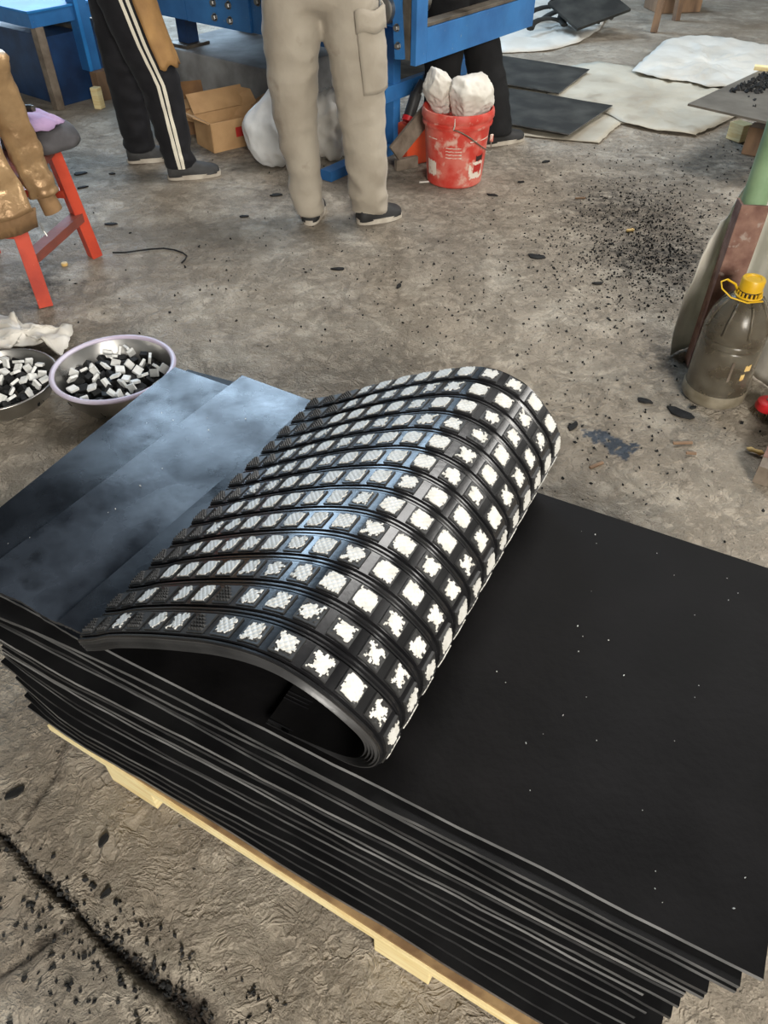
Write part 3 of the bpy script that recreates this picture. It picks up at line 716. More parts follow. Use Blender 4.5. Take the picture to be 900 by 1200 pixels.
def fill(c, r, h, ncube, ntile, where, seed):
    rr = random.Random(seed); pts = []
    for kind, nn in (('c', ncube), ('t', ntile)):
        k = 0; tries = 0
        while k < nn and tries < 6000:
            tries += 1
            a = rr.uniform(0, 2 * PI); d = math.sqrt(rr.random()) * r * .80
            layer = .0 if kind == 'c' and k < nn * .6 else .018 if kind == 'c' else .034
            zz = .03 + layer + .30 * h * (1 - (d / (r * .8)) ** 2) + .25 * h * (d / (r * .8)) ** 3
            p = Vector((math.cos(a) * d, math.sin(a) * d, zz))
            if kind == 't': p += Vector((.01, -.02, 0)) * 0
            if min([(p - q).length for q in pts] or [1]) < (.024 if kind == 't' else .0215): continue
            pts.append(p); k += 1
            o = bpy.data.objects.new('tile_chip' if kind == 't' else 'rubber_cube', rr.choice(tile_me if kind == 't' else cube_me)); COL.objects.link(o)
            o.location = Vector(c) + p
            o.rotation_euler = (rr.gauss(0, .7), rr.gauss(0, .7), rr.uniform(0, PI))
            hour = ('three', 'two', 'one', 'twelve', 'eleven', 'ten', 'nine', 'eight', 'seven', 'six', 'five', 'four')[int((a / (2 * PI) * 12) + .5) % 12]
            spot = "in the middle of the heap" if d < r * .22 else f"halfway out at {hour} o'clock" if d < r * .55 else f"near the rim at {hour} o'clock"
            if kind == 't': tag(o, f'white tile chip in the {where}, {spot}', 'tile', f'white tile chips in the {where}')
            else: tag(o, f'black rubber cube in the {where}, {spot}', 'rubber cube', f'black rubber cubes in the {where}')
B2 = Vector((-.859, 2.005, 0)); B1 = Vector((-1.225, 1.985, 0))
bowl(B2, .190, .120, 'round steel bowl with lilac white rim, half full of black and white cubes', True)
bowl(B1, .178, .092, 'plain steel bowl cut off by the left picture edge, full of black and white cubes', False)
fill(B2, .190, .120, 84, 36, 'lilac-rimmed steel bowl', 3)
fill(B1, .178, .092, 78, 40, 'plain steel bowl', 4)

# ------------------------------------------------------------------ red chair with jacket and cloths
ch = thing('wooden_chair', 'worn red painted wooden chair at the left with clothes piled on it', 'chair', (-1.42, 2.85, 0))
fA, fB = Vector((-1.318, 2.63, 0)), Vector((-1.247, 3.065, 0))
tA, tB = Vector((-1.345, 2.68, .44)), Vector((-1.285, 3.03, .44))
fC, fD = Vector((-1.72, 2.66, 0)), Vector((-1.70, 3.09, 0)); tC, tD = Vector((-1.66, 2.70, .44)), Vector((-1.65, 3.05, .44))
for f, t, m in ((fA, tA, 'red_wood'), (fB, tB, 'red_wood'), (fC, tC, 'red_wood'), (fD, tD, 'red_wood')):
    MB().beam(f, t, .052, .046).build('leg', M[m], ch)
def lp(a, b, k): return a.lerp(b, k)
o = MB().beam(lp(fA, tA, .40), lp(fB, tB, .40), .05, .034).build('stretcher', M['red_wood_worn'], ch); o['label'] = 'brown worn stretcher between the right legs'
MB().beam(lp(fA, tA, .62), lp(fC, tC, .62), .036, .03).build('stretcher', M['red_wood'], ch)
MB().beam(lp(fB, tB, .62), lp(fD, tD, .62), .036, .03).build('stretcher', M['red_wood'], ch)
MB().beam(lp(fC, tC, .40), lp(fD, tD, .40), .04, .03).build('stretcher', M['red_wood'], ch)
MB().box((-1.465, 2.865, .455), (.43, .43, .03), .06, bevel=.006).build('seat', M['red_wood_worn'], ch)
for x in (-1.35, -1.66): MB().beam((x, 2.68, .47), (x, 2.63, .86), .04, .034).build('back_post', M['red_wood'], ch)
MB().beam((-1.36, 2.632, .80), (-1.65, 2.632, .80), .09, .024).build('back_rail', M['red_wood'], ch)

jk = thing('padded_jacket', 'shiny bronze quilted jacket hanging over the red chair back, brown ribbed hem', 'jacket', (-1.4, 2.58, .35))
def jacket_panel():
    # front panel hangs on the camera side of the chair back
    nu, nv = 30, 34; vs = []; fs = []
    for i in range(nu + 1):
        u = i / nu
        for j in range(nv + 1):
            v = j / nv                                   # 0 top, 1 hem
            xr = -1.325 + .115 * v ** 1.2; xl = -1.72
            x = xl + (xr - xl) * u
            z = .885 - (.49 + .05 * (1 - u)) * v
            puff = .022 * abs(math.sin(v * 7.2 * PI * .5)) + .012 * nz((x * 9, z * 9, 3)) + .007 * crease((x * 2, z, 1), 11, 4)
            y = 2.585 - .05 * v - puff - .05 * math.sin(u * PI) * v + .05 * smooth(.86, 1.0, u) ** 2
            vs.append((x, y, z)); 
    for i in range(nu):
        for j in range(nv): a = i * (nv + 1) + j; fs.append((a, a + 1, a + nv + 2, a + nv + 1))
    m = MB(); m.add(vs, fs); o = m.build('body_panel', M['bronze'], jk, smooth_deg=180); solid(o, .012, -1)
    # back panel over the rail
    vs = []; fs = []; nu, nv = 16, 10
    for i in range(nu + 1):
        u = i / nu; x = -1.70 + .38 * u
        for j in range(nv + 1):
            v = j / nv; a = v * PI
            vs.append((x, 2.632 - .048 * math.cos(a) + .006 * nz((x * 14, v * 3, 2)), .875 + .035 * math.sin(a) - .12 * max(0, v - .8) * 5 * .4 + .01 * nz((x * 9, v * 4, 8))))
    for i in range(nu):
        for j in range(nv): a = i * (nv + 1) + j; fs.append((a, a + 1, a + nv + 2, a + nv + 1))
    m = MB(); m.add(vs, fs); o = m.build('collar_fold', M['bronze'], jk, smooth_deg=180); solid(o, .01, 0)
    # ribbed hem
    m = MB(); vs = []; fs = []; nu = 60
    for i in range(nu + 1):
        u = i / nu; xr = -1.21; xl = -1.72; x = xl + (xr - xl) * u; zt = .885 - (.49 + .05 * (1 - u)) + .004
        y = 2.535 - .05 * math.sin(u * PI) - .006 + .003 * math.sin(i * PI * .9) + .05 * smooth(.86, 1.0, u) ** 2
        for k, dz in enumerate((0, -.03, -.066)): vs.append((x - .006 * k * u, y - .004 * (k == 1), zt + dz))
    for i in range(nu):
        for k in range(2): a = i * 3 + k; fs.append((a, a + 1, a + 4, a + 3))
    m.add(vs, fs); o = m.build('ribbed_hem', M['bronze_rib'], jk, smooth_deg=60); solid(o, .008, 0)
jacket_panel()
def wrinkle_tube(path, rad, n, amp, s, seed, flat=1.0):
    m = MB(); m.tube(path, rad, n, flat=flat)
    out = []
    for p in m.v:
        k = amp * (crease(p, s, seed) - .4) + amp * .6 * nz(p, s * 2.3, seed + 2)
        c = min(path, key=lambda q: (Vector(q) - Vector(p)).length); dv = (Vector(p) - Vector(c)); dv = dv.normalized() if dv.length > 1e-6 else dv
        out.append(tuple(Vector(p) + dv * k))
    m.v = out; return m
sp = [atY(-16, 62, 2.60), atY(-6, 92, 2.62), atY(8, 128, 2.645), atY(22, 160, 2.66), atY(35, 190, 2.668), atY(46, 214, 2.67), atY(52, 228, 2.67)]
sp2 = []
for a, b in zip(sp[:-1], sp[1:]): sp2 += [a.lerp(b, k / 5) for k in range(5)]
wrinkle_tube(sp2 + [sp[-1]], [.052 - .006 * (i / 30) + .005 * abs(math.sin(i * .8)) for i in range(31)], 18, .010, 18, 4, flat=.75).build('sleeve', M['bronze'], jk, smooth_deg=180)
MB().tube([sp[-1] + Vector((0, 0, .012)), sp[-1] + Vector((.006, .0, -.02)), sp[-1] + Vector((.014, 0, -.058))], [.040, .040, .043], 18, flat=.75).build('cuff', M['bronze_rib'], jk, smooth_deg=60)
MB().tube([(-1.212, 2.575, .35), (-1.205, 2.575, .318), (-1.198, 2.573, .300)], .003, 6).build('zip_pull', M['steel'], jk)

def heap(name, c, rx, ry, h, m, label, cat, seed, amp=.018, s=12, n=28, rings=10, base=.0):
    """rounded heap of cloth resting at c (its underside flat)"""
    vs = []; fs = []
    for i in range(rings + 1):
        t = i / rings; r = math.sin(t * PI / 2) if t < 1 else 1
        for j in range(n):
            a = 2 * PI * j / n; p = Vector((math.cos(a) * rx * r, math.sin(a) * ry * r, h * math.cos(t * PI / 2) ** .8))
            k = 1 + amp / max(rx, ry) * (crease((p.x + c[0], p.y + c[1], p.z), s, seed) + nz(p, s * 2, seed))
            q = Vector(c) + Vector((p.x * k, p.y * k, max(0, p.z + (amp * nz(p, s * 1.3, seed + 9) if t < .9 else 0))))
            vs.append(q)
    for i in range(rings):
        for j in range(n): a = i * n + j; b = i * n + (j + 1) % n; fs.append((a, b, b + n, a + n))
    fs.append(tuple(rings * n + j for j in range(n)))
    m_ = MB(); m_.add(vs, fs); o = m_.build(name, m, loc=c, smooth_deg=180); return tag(o, label, cat)
heap('grey_hat', (-1.30, 3.0, .474), .135, .13, .085, M['grey_felt'], 'soft grey felt cap lying on the rear corner of the red chair seat', 'cap', 3, amp=.012, s=9)
floor_pts = [Vector((-1.46, 2.88, 0)), Vector((-1.30, 2.84, 0)), Vector((-1.20, 2.91, 0)), Vector((-1.19, 3.00, 0)), Vector((-1.28, 3.06, 0)), Vector((-1.46, 3.05, 0))]
o = patch(floor_pts, lambda p, r: .590 + .014 * nz(p, 16, 3) + .012 * crease(p, 12, 5) - .04 * r ** 3, 8, 5, 2, .006).build('lilac_cloth', M['purple'], loc=(-1.35, 2.95, .58), smooth_deg=180)
solid(o, .006, -1); tag(o, 'lilac cloth spread over the grey cap on the red chair', 'cloth')
tl = thing('black_handle_tool', 'black tool handle with steel tip lying on the lilac cloth', 'tool', (-1.36, 2.91, .61))
MB().tube([(-1.43, 2.905, .618), (-1.262, 2.913, .620)], .0125, 12).build('handle', M['black_plastic'], tl, smooth_deg=40)
MB().tube([(-1.262, 2.913, .620), (-1.254, 2.9135, .620)], .0105, 12).build('end_cap', M['steel'], tl, smooth_deg=40)
o = MB().box((-1.335, 2.80, .40), (.14, .015, .16), Euler((0.12, .1, 0)), bevel=.004).build('dark_bag', M['black_cloth_b'], loc=(-1.335, 2.8, .35))
bpy.data.objects.remove(o)
pk = MB().box((-1.285, 2.735, .285), (.035, .012, .16), Euler((.25, .05, .5)), bevel=.005).build('pink_cloth', M['pink_cloth'], loc=(-1.285, 2.735, .285))
bpy.data.objects.remove(pk)

# ------------------------------------------------------------------ red bucket with white sacks
BK = Vector((.362, 3.955, 0))
bk = thing('paint_bucket', 'battered red plastic bucket full of white sacks under the blue machine', 'bucket', BK)
rb, rt, hb = .140, .178, .345
rad = lambda z: rb + (rt - .012 - rb) * z / hb
prof = [(0, 0), (rb - .006, 0), (rb, .006)] + [(rad(z), z) for z in (.08, .16, .24, .272)] + [(rad(.275) + .010, .276), (rad(.285) + .011, .286), (rad(.29) + .003, .291), (rad(.30) + .003, .302), (rt - .003, .305), (rt, .312), (rt, .330), (rt - .005, hb), (rt - .012, hb), (rt - .014, .325), (rad(.2) - .004, .2), (rb - .004, .01), (0, .01)]
MB().lathe(prof, BK, 56).build('shell', M['bucket'], bk, smooth_deg=35)
def bpatch(name, m, a0, a1, z0, z1, off=.0012, cut=None):
    vs = []; n = 14; k = 5
    for i in range(n + 1):
        a = a0 + (a1 - a0) * i / n
        for j in range(k + 1):
            z = z0 + (z1 - z0) * j / k
            if cut: z += cut * nz((i * .7, j * .5, z0 * 9))
            r = rad(z) + off; vs.append((BK.x + math.cos(a) * r, BK.y + math.sin(a) * r, z))
    fs = [(i * (k + 1) + j, (i + 1) * (k + 1) + j, (i + 1) * (k + 1) + j + 1, i * (k + 1) + j + 1) for i in range(n) for j in range(k)]
    m_ = MB(); m_.add(vs, fs); return m_.build(name, m, bk, smooth_deg=180)
A = lambda px: -PI / 2 + math.asin(max(-1, min(1, (px - 534) / 38)))
bpatch('worn_label', M['label'], A(549), A(567), .045, .125, cut=.010)['label'] = 'torn white label'
bpatch('worn_label', M['label'], A(499), A(508), .055, .125, cut=.012)['label'] = 'torn white label'
bpatch('label_emblem', M['red_print'], A(555), A(565), .075, .112, .0022, cut=.012)
bpatch('label_emblem', M['dark_print'], A(557), A(565), .128, .155, .0022, cut=.010)
bpatch('white_dash', M['label'], A(500), A(509), .228, .232, .0016); bpatch('white_dash', M['label'], A(547), A(570), .222, .227, .0016)
for zz in (.150, .165, .180, .195): bpatch('print_line', M['label'], A(519), A(538), zz, zz + .004, .0016, cut=.003)
hp = []
for k in range(15):
    t = k / 14; a = A(527) + (A(574) - A(527)) * t; r = rad(.26) + .012 + .01 * math.sin(t * PI)
    hp.append(BK + Vector((math.cos(a) * r, math.sin(a) * r, .285 - .115 * smooth(0, .75, t) + .02 * smooth(.85, 1, t))))
MB().tube(hp, .0032, 6).build('wire_handle', M['grimy_steel'], bk, smooth_deg=180)
MB().box(hp[-1] + Vector((.004, -.004, .01)), (.016, .012, .035), .9, bevel=.003).build('handle_lug', M['label'], bk)
MB().tube([hp[0] + Vector((.004, -.004, .05)), hp[0] + Vector((.004, -.006, .02)), hp[0]], .003, 6).build('wire_handle', M['sack'], bk)
def crumpled_bag(name, c, rx, ry, rz, m, label, cat, seed, planes=34, rot=0.0):
    r = random.Random(seed); dirs = []
    for _ in range(planes):
        d = Vector((r.gauss(0, 1), r.gauss(0, 1), r.gauss(0, 1))).normalized(); dirs.append((d, r.uniform(.72, .98)))
    bm = bmesh.new(); bmesh.ops.create_icosphere(bm, subdivisions=5, radius=1)
    for v in bm.verts:
        p = v.co.normalized(); k = 1.06
        for d, h in dirs:
            q = p.dot(d)
            if q > .2: k = min(k, h / q)
        k *= 1 + .05 * (crease(p, 2.6, seed) - .5) + .035 * (crease(p, 5.5, seed + 3) - .5)
        v.co = Vector((p.x * rx, p.y * ry, p.z * rz)) * k
    m_ = MB(); m_.frombm(bm, Matrix.Translation(c) @ Matrix.Rotation(rot, 4, 'Y'))
    o = m_.build(name, m, loc=c, smooth_deg=180); return tag(o, label, cat)
def crumple(name, c, rx, ry, rz, m, label, cat, seed, amp=.05, s=7, rot=0.0, sub=4):
    bm = bmesh.new(); bmesh.ops.create_icosphere(bm, subdivisions=sub, radius=1)
    for v in bm.verts:
        p = v.co.copy(); k = 1 + amp * (crease(p, s * .35, seed) - .5) * 2 + amp * .6 * (crease(p, s * .8, seed + 7) - .5) + amp * .3 * nz(p, s * 2.2, seed)
        v.co = Vector((p.x * rx, p.y * ry, p.z * rz)) * k
    m_ = MB(); m_.frombm(bm, Matrix.Translation(c) @ Matrix.Rotation(rot, 4, 'Y'))
    o = m_.build(name, m, loc=c, smooth_deg=180); return tag(o, label, cat)
crumpled_bag('white_sack', BK + Vector((.055, -.03, .395)), .125, .10, .115, M['sack'], 'crumpled white sack stuffed in the right half of the red bucket', 'sack', 5, 34, .25)
crumpled_bag('white_sack', BK + Vector((-.095, .03, .41)), .082, .09, .115, M['sack'], 'folded white sack sticking out of the left half of the red bucket', 'sack', 15, 40, -.35)

# ------------------------------------------------------------------ blue machine
MC = Vector((.146, 3.9, 0)); MA = Vector((-.788, .616, 0)).normalized(); MBv = Vector((.616, .788, 0)).normalized()
mrot = math.atan2(MA.y, MA.x)
def mp(a, b, z): return MC + MA * a + MBv * b + Vector((0, 0, z))
def mbox(a0, a1, b0, b1, z0, z1, bevel=.002): return MB().box(mp((a0 + a1) / 2, (b0 + b1) / 2, (z0 + z1) / 2), (a1 - a0, b1 - b0, z1 - z0), mrot, bevel=bevel)
mc = thing('press_machine', 'large blue painted steel machine frame behind the workers at the top', 'machine', MC)
mbox(0, .03, .0, .085, .525, 1.15).build('corner_post', M['blue'], mc)
mbox(0, .03, .085, 1.08, .525, .665).build('end_beam', M['blue'], mc)
mbox(.004, .07, .09, 1.07, .667, .682).build('ledge', M['grimy_steel'], mc)
mbox(.40, 2.05, .05, 1.06, .600, .612).build('tray_panel', M['blue_dark'], mc)
mbox(.40, .42, .10, 1.06, .56, 1.1).build('inner_panel', M['blue_dark'], mc)
mbox(0, .03, 1.0, 1.08, .665, 1.15).build('corner_post', M['blue'], mc)
mbox(.22, 1.06, 0, .03, .53, .80).build('front_beam', M['blue'], mc)
mbox(1.062, 1.56, -.012, .03, .53, 1.0).build('bolted_plate', M['blue'], mc)
mbox(1.57, 2.1, -.006, .03, .53, 1.0).build('bolted_plate', M['blue'], mc)
bolt_n = -MBv
def bolt(a, z, b=-.012, r=.016):
    p = mp(a, b, z); m = MB(); m.lathe([(0, 0), (r * 1.25, 0), (r * 1.25, .003), (r, .003)], p, 16, axis=bolt_n); m.lathe([(r, .003), (r, .014), (r * .8, .017), (0, .017)], p, 6, axis=bolt_n)
    return m.build('bolt', M['steel'], mc)
for px, py in ((250, 3), (268, 6), (252, 20), (270, 24), (302, 2)):
    d = ray(px, py); nrm = MBv; t = ((MC + MBv * -.012) - Vector((0, 0, CAM_H))).dot(nrm) / Vector(d).dot(nrm); p = Vector((0, 0, CAM_H)) + Vector(d) * t
    bolt((p - MC).dot(MA), p.z)
# bracket with roller beside the corner post
MB().beam(mp(.085, -.004, .545), mp(.12, -.004, .90), .05, .02, up=MBv).build('bracket', M['blue'], mc)
mbox(.035, .08, .0, .03, .545, .95).build('bracket', M['grimy_steel'], mc)
bolt(.09, .60, -.016, .013); bolt(.098, .67, -.016, .013); bolt(.21, .62, -.002, .012)
rl = MB(); pc = mp(.17, .02, .735)
rl.lathe([(0, .075), (.016, .075), (.016, .066), (.022, .06), (.048, .06), (.056, .055), (.06, .045), (.06, -.25), (0, -.25)], pc, 36, axis=bolt_n)
rl.build('roller', M['steel'], mc, smooth_deg=35)
# legs, rails
mbox(.34, .40, .28, .34, .05, .60).build('leg', M['blue'], mc); mbox(.34, .40, .92, .98, 0, .60).build('leg', M['blue'], mc)
mbox(.335, .405, -.25, .98, 0, .05).build('foot_rail', M['blue'], mc)
mbox(.33, .37, .20, 1.0, .27, .345).build('cross_rail', M['blue'], mc)
mbox(.372, .62, .20, 1.0, .335, .345).build('rail_shelf', M['grimy_steel'], mc)
mbox(1.97, 2.06, .30, .39, .318, .60).build('leg', M['blue_dark'], mc); mbox(1.93, 2.11, .25, .44, .301, .318).build('base_plate', M['grimy_steel'], mc)
mbox(1.97, 2.06, .80, .89, .318, .60).build('leg', M['blue_dark'], mc)
o = mbox(1.15, 2.2, .22, .98, 0, .30, .012).build('concrete_plinth', M['concrete_block'], loc=mp(1.6, .5, 0)); tag(o, 'worn grey concrete plinth under the far leg of the blue machine', 'plinth')

# ------------------------------------------------------------------ blue work table at upper left
TC = Vector((-2.07, 5.1, 0))
def tp(a, b, z): return TC + MA * a + MBv * b + Vector((0, 0, z))
def tbox(a0, a1, b0, b1, z0, z1, bevel=.002): return MB().box(tp((a0 + a1) / 2, (b0 + b1) / 2, (z0 + z1) / 2), (a1 - a0, b1 - b0, z1 - z0), mrot, bevel=bevel)
wt = thing('work_table', 'blue steel work table with bright top at the upper left corner', 'table', TC)
tbox(-.01, 1.0, -.01, .95, .52, .532).build('table_top', M['blue_bright'], wt)
tbox(0, 1.0, 0, .03, .445, .52).build('apron', M['blue'], wt); tbox(0, .03, .03, .94, .445, .52).build('apron', M['blue'], wt)
o = tbox(.0, .055, .02, .075, 0, .445).build('leg', M['grey_wood'], wt); o['label'] = 'grey weathered post leg'
tbox(-.02, .06, .30, .39, .17, .80).build('upright', M['blue'], wt); tbox(-.026, -.02, .30, .325, .17, .80).build('upright_edge', M['blue_bright'], wt)
tbox(.90, .96, .03, .09, 0, .445).build('leg', M['blue'], wt); tbox(.90, .96, .85, .91, 0, .445).build('leg', M['blue'], wt); tbox(0, .055, .85, .91, 0, .445).build('leg', M['blue'], wt)
tbox(.06, .88, .10, .60, .0, .38).build('lower_cabinet', M['blue_dark'], wt)
tbox(.02, .9, .32, .36, .385, .41).build('cross_rail', M['grimy_steel'], wt)
o = MB().box(tp(-.03, .36, .086), (.07, .10, .166), mrot, bevel=.004).build('wooden_block', M['old_wood'], loc=tp(-.03, .36, 0)); tag(o, 'brown wooden block propping the blue upright at upper left', 'wood block')
o = MB().box(tp(-.16, .22, .06), (.05, .05, .12), mrot + .3, bevel=.004).build('wooden_block', M['pine'], loc=tp(-.15, .22, 0)); tag(o, 'short pale timber stub standing beside the black trouser leg', 'wood block')

# ------------------------------------------------------------------ cardboard, sack and junk under the machine
def carton(c, rot, L, W, H, label, m, flaps=True, mark=False):
    t = thing('cardboard_box', label, 'box', c); th = .006; Rm = Matrix.Rotation(rot, 3, 'Z'); c = Vector(c)
    P = lambda x, y, z: c + Rm @ Vector((x, y, z))
    for nm, x, y, sx, sy in (('side_panel', 0, -W / 2, L, th), ('side_panel', 0, W / 2, L, th), ('side_panel', -L / 2, 0, th, W), ('side_panel', L / 2, 0, th, W)):
        MB().box(P(x, y, H / 2), (sx, sy, H), rot, bevel=.002).build(nm, m, t)
    MB().box(P(0, 0, th / 2), (L, W, th), rot).build('bottom_panel', m, t)
    if flaps:
        for sx, ang in ((-1, .5), (1, .35)):
            k = MB(); k.box((0, 0, 0), (W * .5, W, th)); rotm = Matrix.Rotation(rot, 4, 'Z') @ Matrix.Rotation(-sx * ang, 4, 'Y')
            k.v = [tuple(P(sx * (L / 2 + .01), 0, H) + (rotm @ (Vector(p) + Vector((sx * W * .25, 0, 0))))) for p in k.v]
            k.build('flap', m, t)
        k = MB(); k.box((0, 0, 0), (L * .96, W * .55, th)); rotm = Matrix.Rotation(rot, 4, 'Z') @ Matrix.Rotation(.9, 4, 'X')
        k.v = [tuple(P(0, W / 2 + .005, H) + (rotm @ (Vector(p) + Vector((0, W * .275, 0))))) for p in k.v]; k.build('flap', m, t)
    if mark:
        MB().box(P(-L * .02, -W / 2 - th * .6, H * .55), (.055, .001, .05), rot).build('print_mark', M['red_print'], t)
    return t
carton((-.86, 4.53, 0), math.radians(38), .36, .20, .15, 'brown cardboard carton with a red mark lying left of the white sack', M['card'], True, True)
carton((-1.17, 4.74, 0), math.radians(20), .30, .18, .14, 'torn open cardboard box behind the black striped trousers', M['card_dark'], True)
def leaning(px, Y0, label, m, seed):
    pts = [atY(x, y, Y0 + dy) for x, y, dy in px]
    c = sum(pts, Vector()) / len(pts); n = len(pts); vs = pts + [p.lerp(c, .5) + Vector((0, -.012 * (i % 2), .006)) for i, p in enumerate(pts)] + [c]
    fs = [(i, (i + 1) % n, n + (i + 1) % n, n + i) for i in range(n)] + [(n + i, n + (i + 1) % n, 2 * n) for i in range(n)]
    k = MB(); k.add(vs, fs); o = k.build('cardboard_sheet', m, loc=(c.x, c.y, min(p.z for p in pts))); solid(o, .006, 0); return tag(o, label, 'cardboard')
leaning([(213, 140, 0), (212, 118, .10), (232, 112, .12), (255, 106, .13), (275, 101, .14), (293, 104, .14), (300, 118, .10), (290, 138, .03), (262, 142, 0), (238, 146, 0)], 4.62, 'large bent sheet of brown cardboard leaning behind the carton', M['card'], 2)
for i, (px, py, rz, l) in enumerate(((236, 165, .3, .09), (243, 158, 1.0, .10))):
    c = at(px, py, .10)
    o = MB().tube([c + Vector((math.cos(rz + PI) * l / 2, math.sin(rz + PI) * l / 2, 0)), c + Vector((math.cos(rz) * l / 2, math.sin(rz) * l / 2, .01))], .035 - .006 * i, 14).build('paper_roll', M['card'] if i else M['pine'], loc=c, smooth_deg=40)
    bpy.data.objects.remove(o)
sk = crumple('plastic_sack', Vector((-.585, 4.15, .20)), .15, .11, .205, M['sack_clear'], 'white plastic sack slumped on the floor behind the cream trousers', 'sack', 31, .05, 4.5, .0, 5)
for v in sk.data.vertices:
    z = v.co.z; k = 1 - .55 * smooth(-.02, .21, z); v.co.x = v.co.x * k + .05 * smooth(0, .2, z); v.co.y *= k
    v.co.z = max(v.co.z, -.198)
crumple('grey_sack', Vector((-.285, 4.28, .16)), .11, .10, .165, M['sack'], 'grey-white bag seen between the legs of the cream trousers', 'sack', 41, .14, 6)
o = MB().beam(atY(462, 180, 3.97), atY(501, 132, 4.10), .085, .018, up=(0, 1, .3)).build('wooden_plank', M['grey_wood'], loc=atY(465, 180, 3.98)); tag(o, 'grey weathered plank leaning against the left of the red bucket', 'plank')
o = MB().box(at(478, 196) + Vector((-.01, -.02, .028)), (.13, .03, .055), .5, bevel=.003).build('wooden_offcut', M['grey_wood'], loc=at(478, 196)); tag(o, 'short grey timber offcut on the floor left of the red bucket', 'wood offcut')
o = MB().box((.16, 4.21, .10), (.15, .10, .20), .55, bevel=.012, mi=0).build('orange_case', M['orange'], loc=(.16, 4.21, 0)); tag(o, 'orange plastic case behind the leaning grey plank', 'case')
gt = thing('angle_grinder', 'black and red power tool on the orange case left of the bucket', 'power tool', (.16, 4.2, .2))
MB().tube([(.13, 4.17, .235), (.165, 4.22, .33)], .03, 14).build('tool_body', M['black_plastic'], gt, smooth_deg=40)
MB().tube([(.122, 4.16, .215), (.13, 4.17, .235)], .034, 14).build('tool_head', M['red_metal'], gt, smooth_deg=40)
MB().tube([(.165, 4.22, .33), (.20, 4.24, .38)], .022, 12).build('tool_grip', M['black_plastic'], gt, smooth_deg=40)

# ------------------------------------------------------------------ right side: plate on blocks, post, film, bottle
pz = .30
gp = [at(806, 122, pz), at(960, 157, pz), at(990, 90, pz), at(905, 76, pz)]
gp[2] = gp[1] + (gp[3] - gp[0])
o = MB().prism([p - Vector((0, 0, .008)) for p in gp], .010).build('steel_plate', M['grey_plate'], loc=(gp[0] + gp[2]) / 2); tag(o, 'grey steel plate table top jutting in at the right edge', 'plate')
cn = (gp[0] + gp[1] + gp[2] + gp[3]) / 4
for i, (px, py, sx, sy, sz, rz, lab) in enumerate(((871, 158, .08, .10, .09, .5, 'small pale timber block under the left of the grey steel plate'),
        (887, 165, .16, .10, .14, -.6, 'split reddish timber wedge under the grey steel plate'), (893, 178, .15, .09, .06, .1, 'short pale timber offcut lying lowest under the grey steel plate'))):
    c = at(px, py, sz / 2); c.z = sz / 2 + .001
    o = MB().box(c + Vector((.03 * i, .06 * (1 - i), 0)), (sx, sy, sz), rz, bevel=.004, mi=0).build('timber_block', M['pine'] if i != 1 else M['old_wood'], loc=c); tag(o, lab, 'wood block')
st = thing('timber_stand', 'rough timber stand carrying the grey steel plate', 'stand', (cn.x + .06, cn.y - .05, 0))
for dx, dy in ((-.12, -.25), (.22, -.2), (-.02, .3), (.3, .25)):
    MB().box((cn.x + dx + .08, cn.y + dy, .1455), (.09, .09, .291), .4, bevel=.004).build('leg', M['old_wood'], st)
for i in range(46):                                                    # crumbs on the plate
    pass
def crumb_cloud(name, pts, m, lo, hi, label, cat, z=.0, parent=None):
    mbd = MB(); rr = random.Random(len(pts))
    for p in pts:
        s = rr.uniform(lo, hi); q = Euler((rr.uniform(0, 6), rr.uniform(0, 6), rr.uniform(0, 6))).to_matrix()
        k = (rr.uniform(.6, 1.3), rr.uniform(.5, 1.1), rr.uniform(.35, .7))
        vs = [Vector(p) + Vector((0, 0, s * .3)) + q @ Vector((x * s * k[0], y * s * k[1], w * s * k[2])) for x, y, w in ((1, 0, 0), (-1, .1, 0), (0, 1, 0), (.1, -1, 0), (0, 0, 1), (0, 0, -1))]
        mbd.add(vs, [(0, 2, 4), (2, 1, 4), (1, 3, 4), (3, 0, 4), (2, 0, 5), (1, 2, 5), (3, 1, 5), (0, 3, 5)])
    o = mbd.build(name, m, loc=pts[0]); o['kind'] = 'stuff'; return tag(o, label, cat)
rr = random.Random(3); pts = []
for _ in range(260):
    px = rr.gauss(893, 16); py = rr.gauss(95, 7) + (px - 893) * -.15
    if px < 835: continue
    pts.append(at(px, py, pz + .002))
for px, py in ((856, 107), (860, 107), (880, 105), (884, 117), (884, 125), (874, 101), (876, 107), (886, 105), (888, 110)): pts += [at(px + rr.uniform(-1.5, 1.5), py + rr.uniform(-1, 1), pz + .002) for _ in range(3)]
pts = [p for p in pts if (p - gp[0]).dot((gp[1] - gp[0]).normalized()) > .03 and 0.02 < (p - gp[0]).dot((gp[3] - gp[0]).normalized())]
crumb_cloud('rubber_crumbs', pts, M['scrap'], .006, .02, 'heap of black rubber crumbs on the grey steel plate', 'crumbs')
for lab, px, py, L in (('pale wood strip lying at the back of the grey steel plate', 897, 80, .12),):
    c = at(px, py, pz + .012); o = MB().box(c, (L, .05, .02), -.4, bevel=.002).build('wood_strip', M['pine'], loc=c); tag(o, lab, 'wood strip')

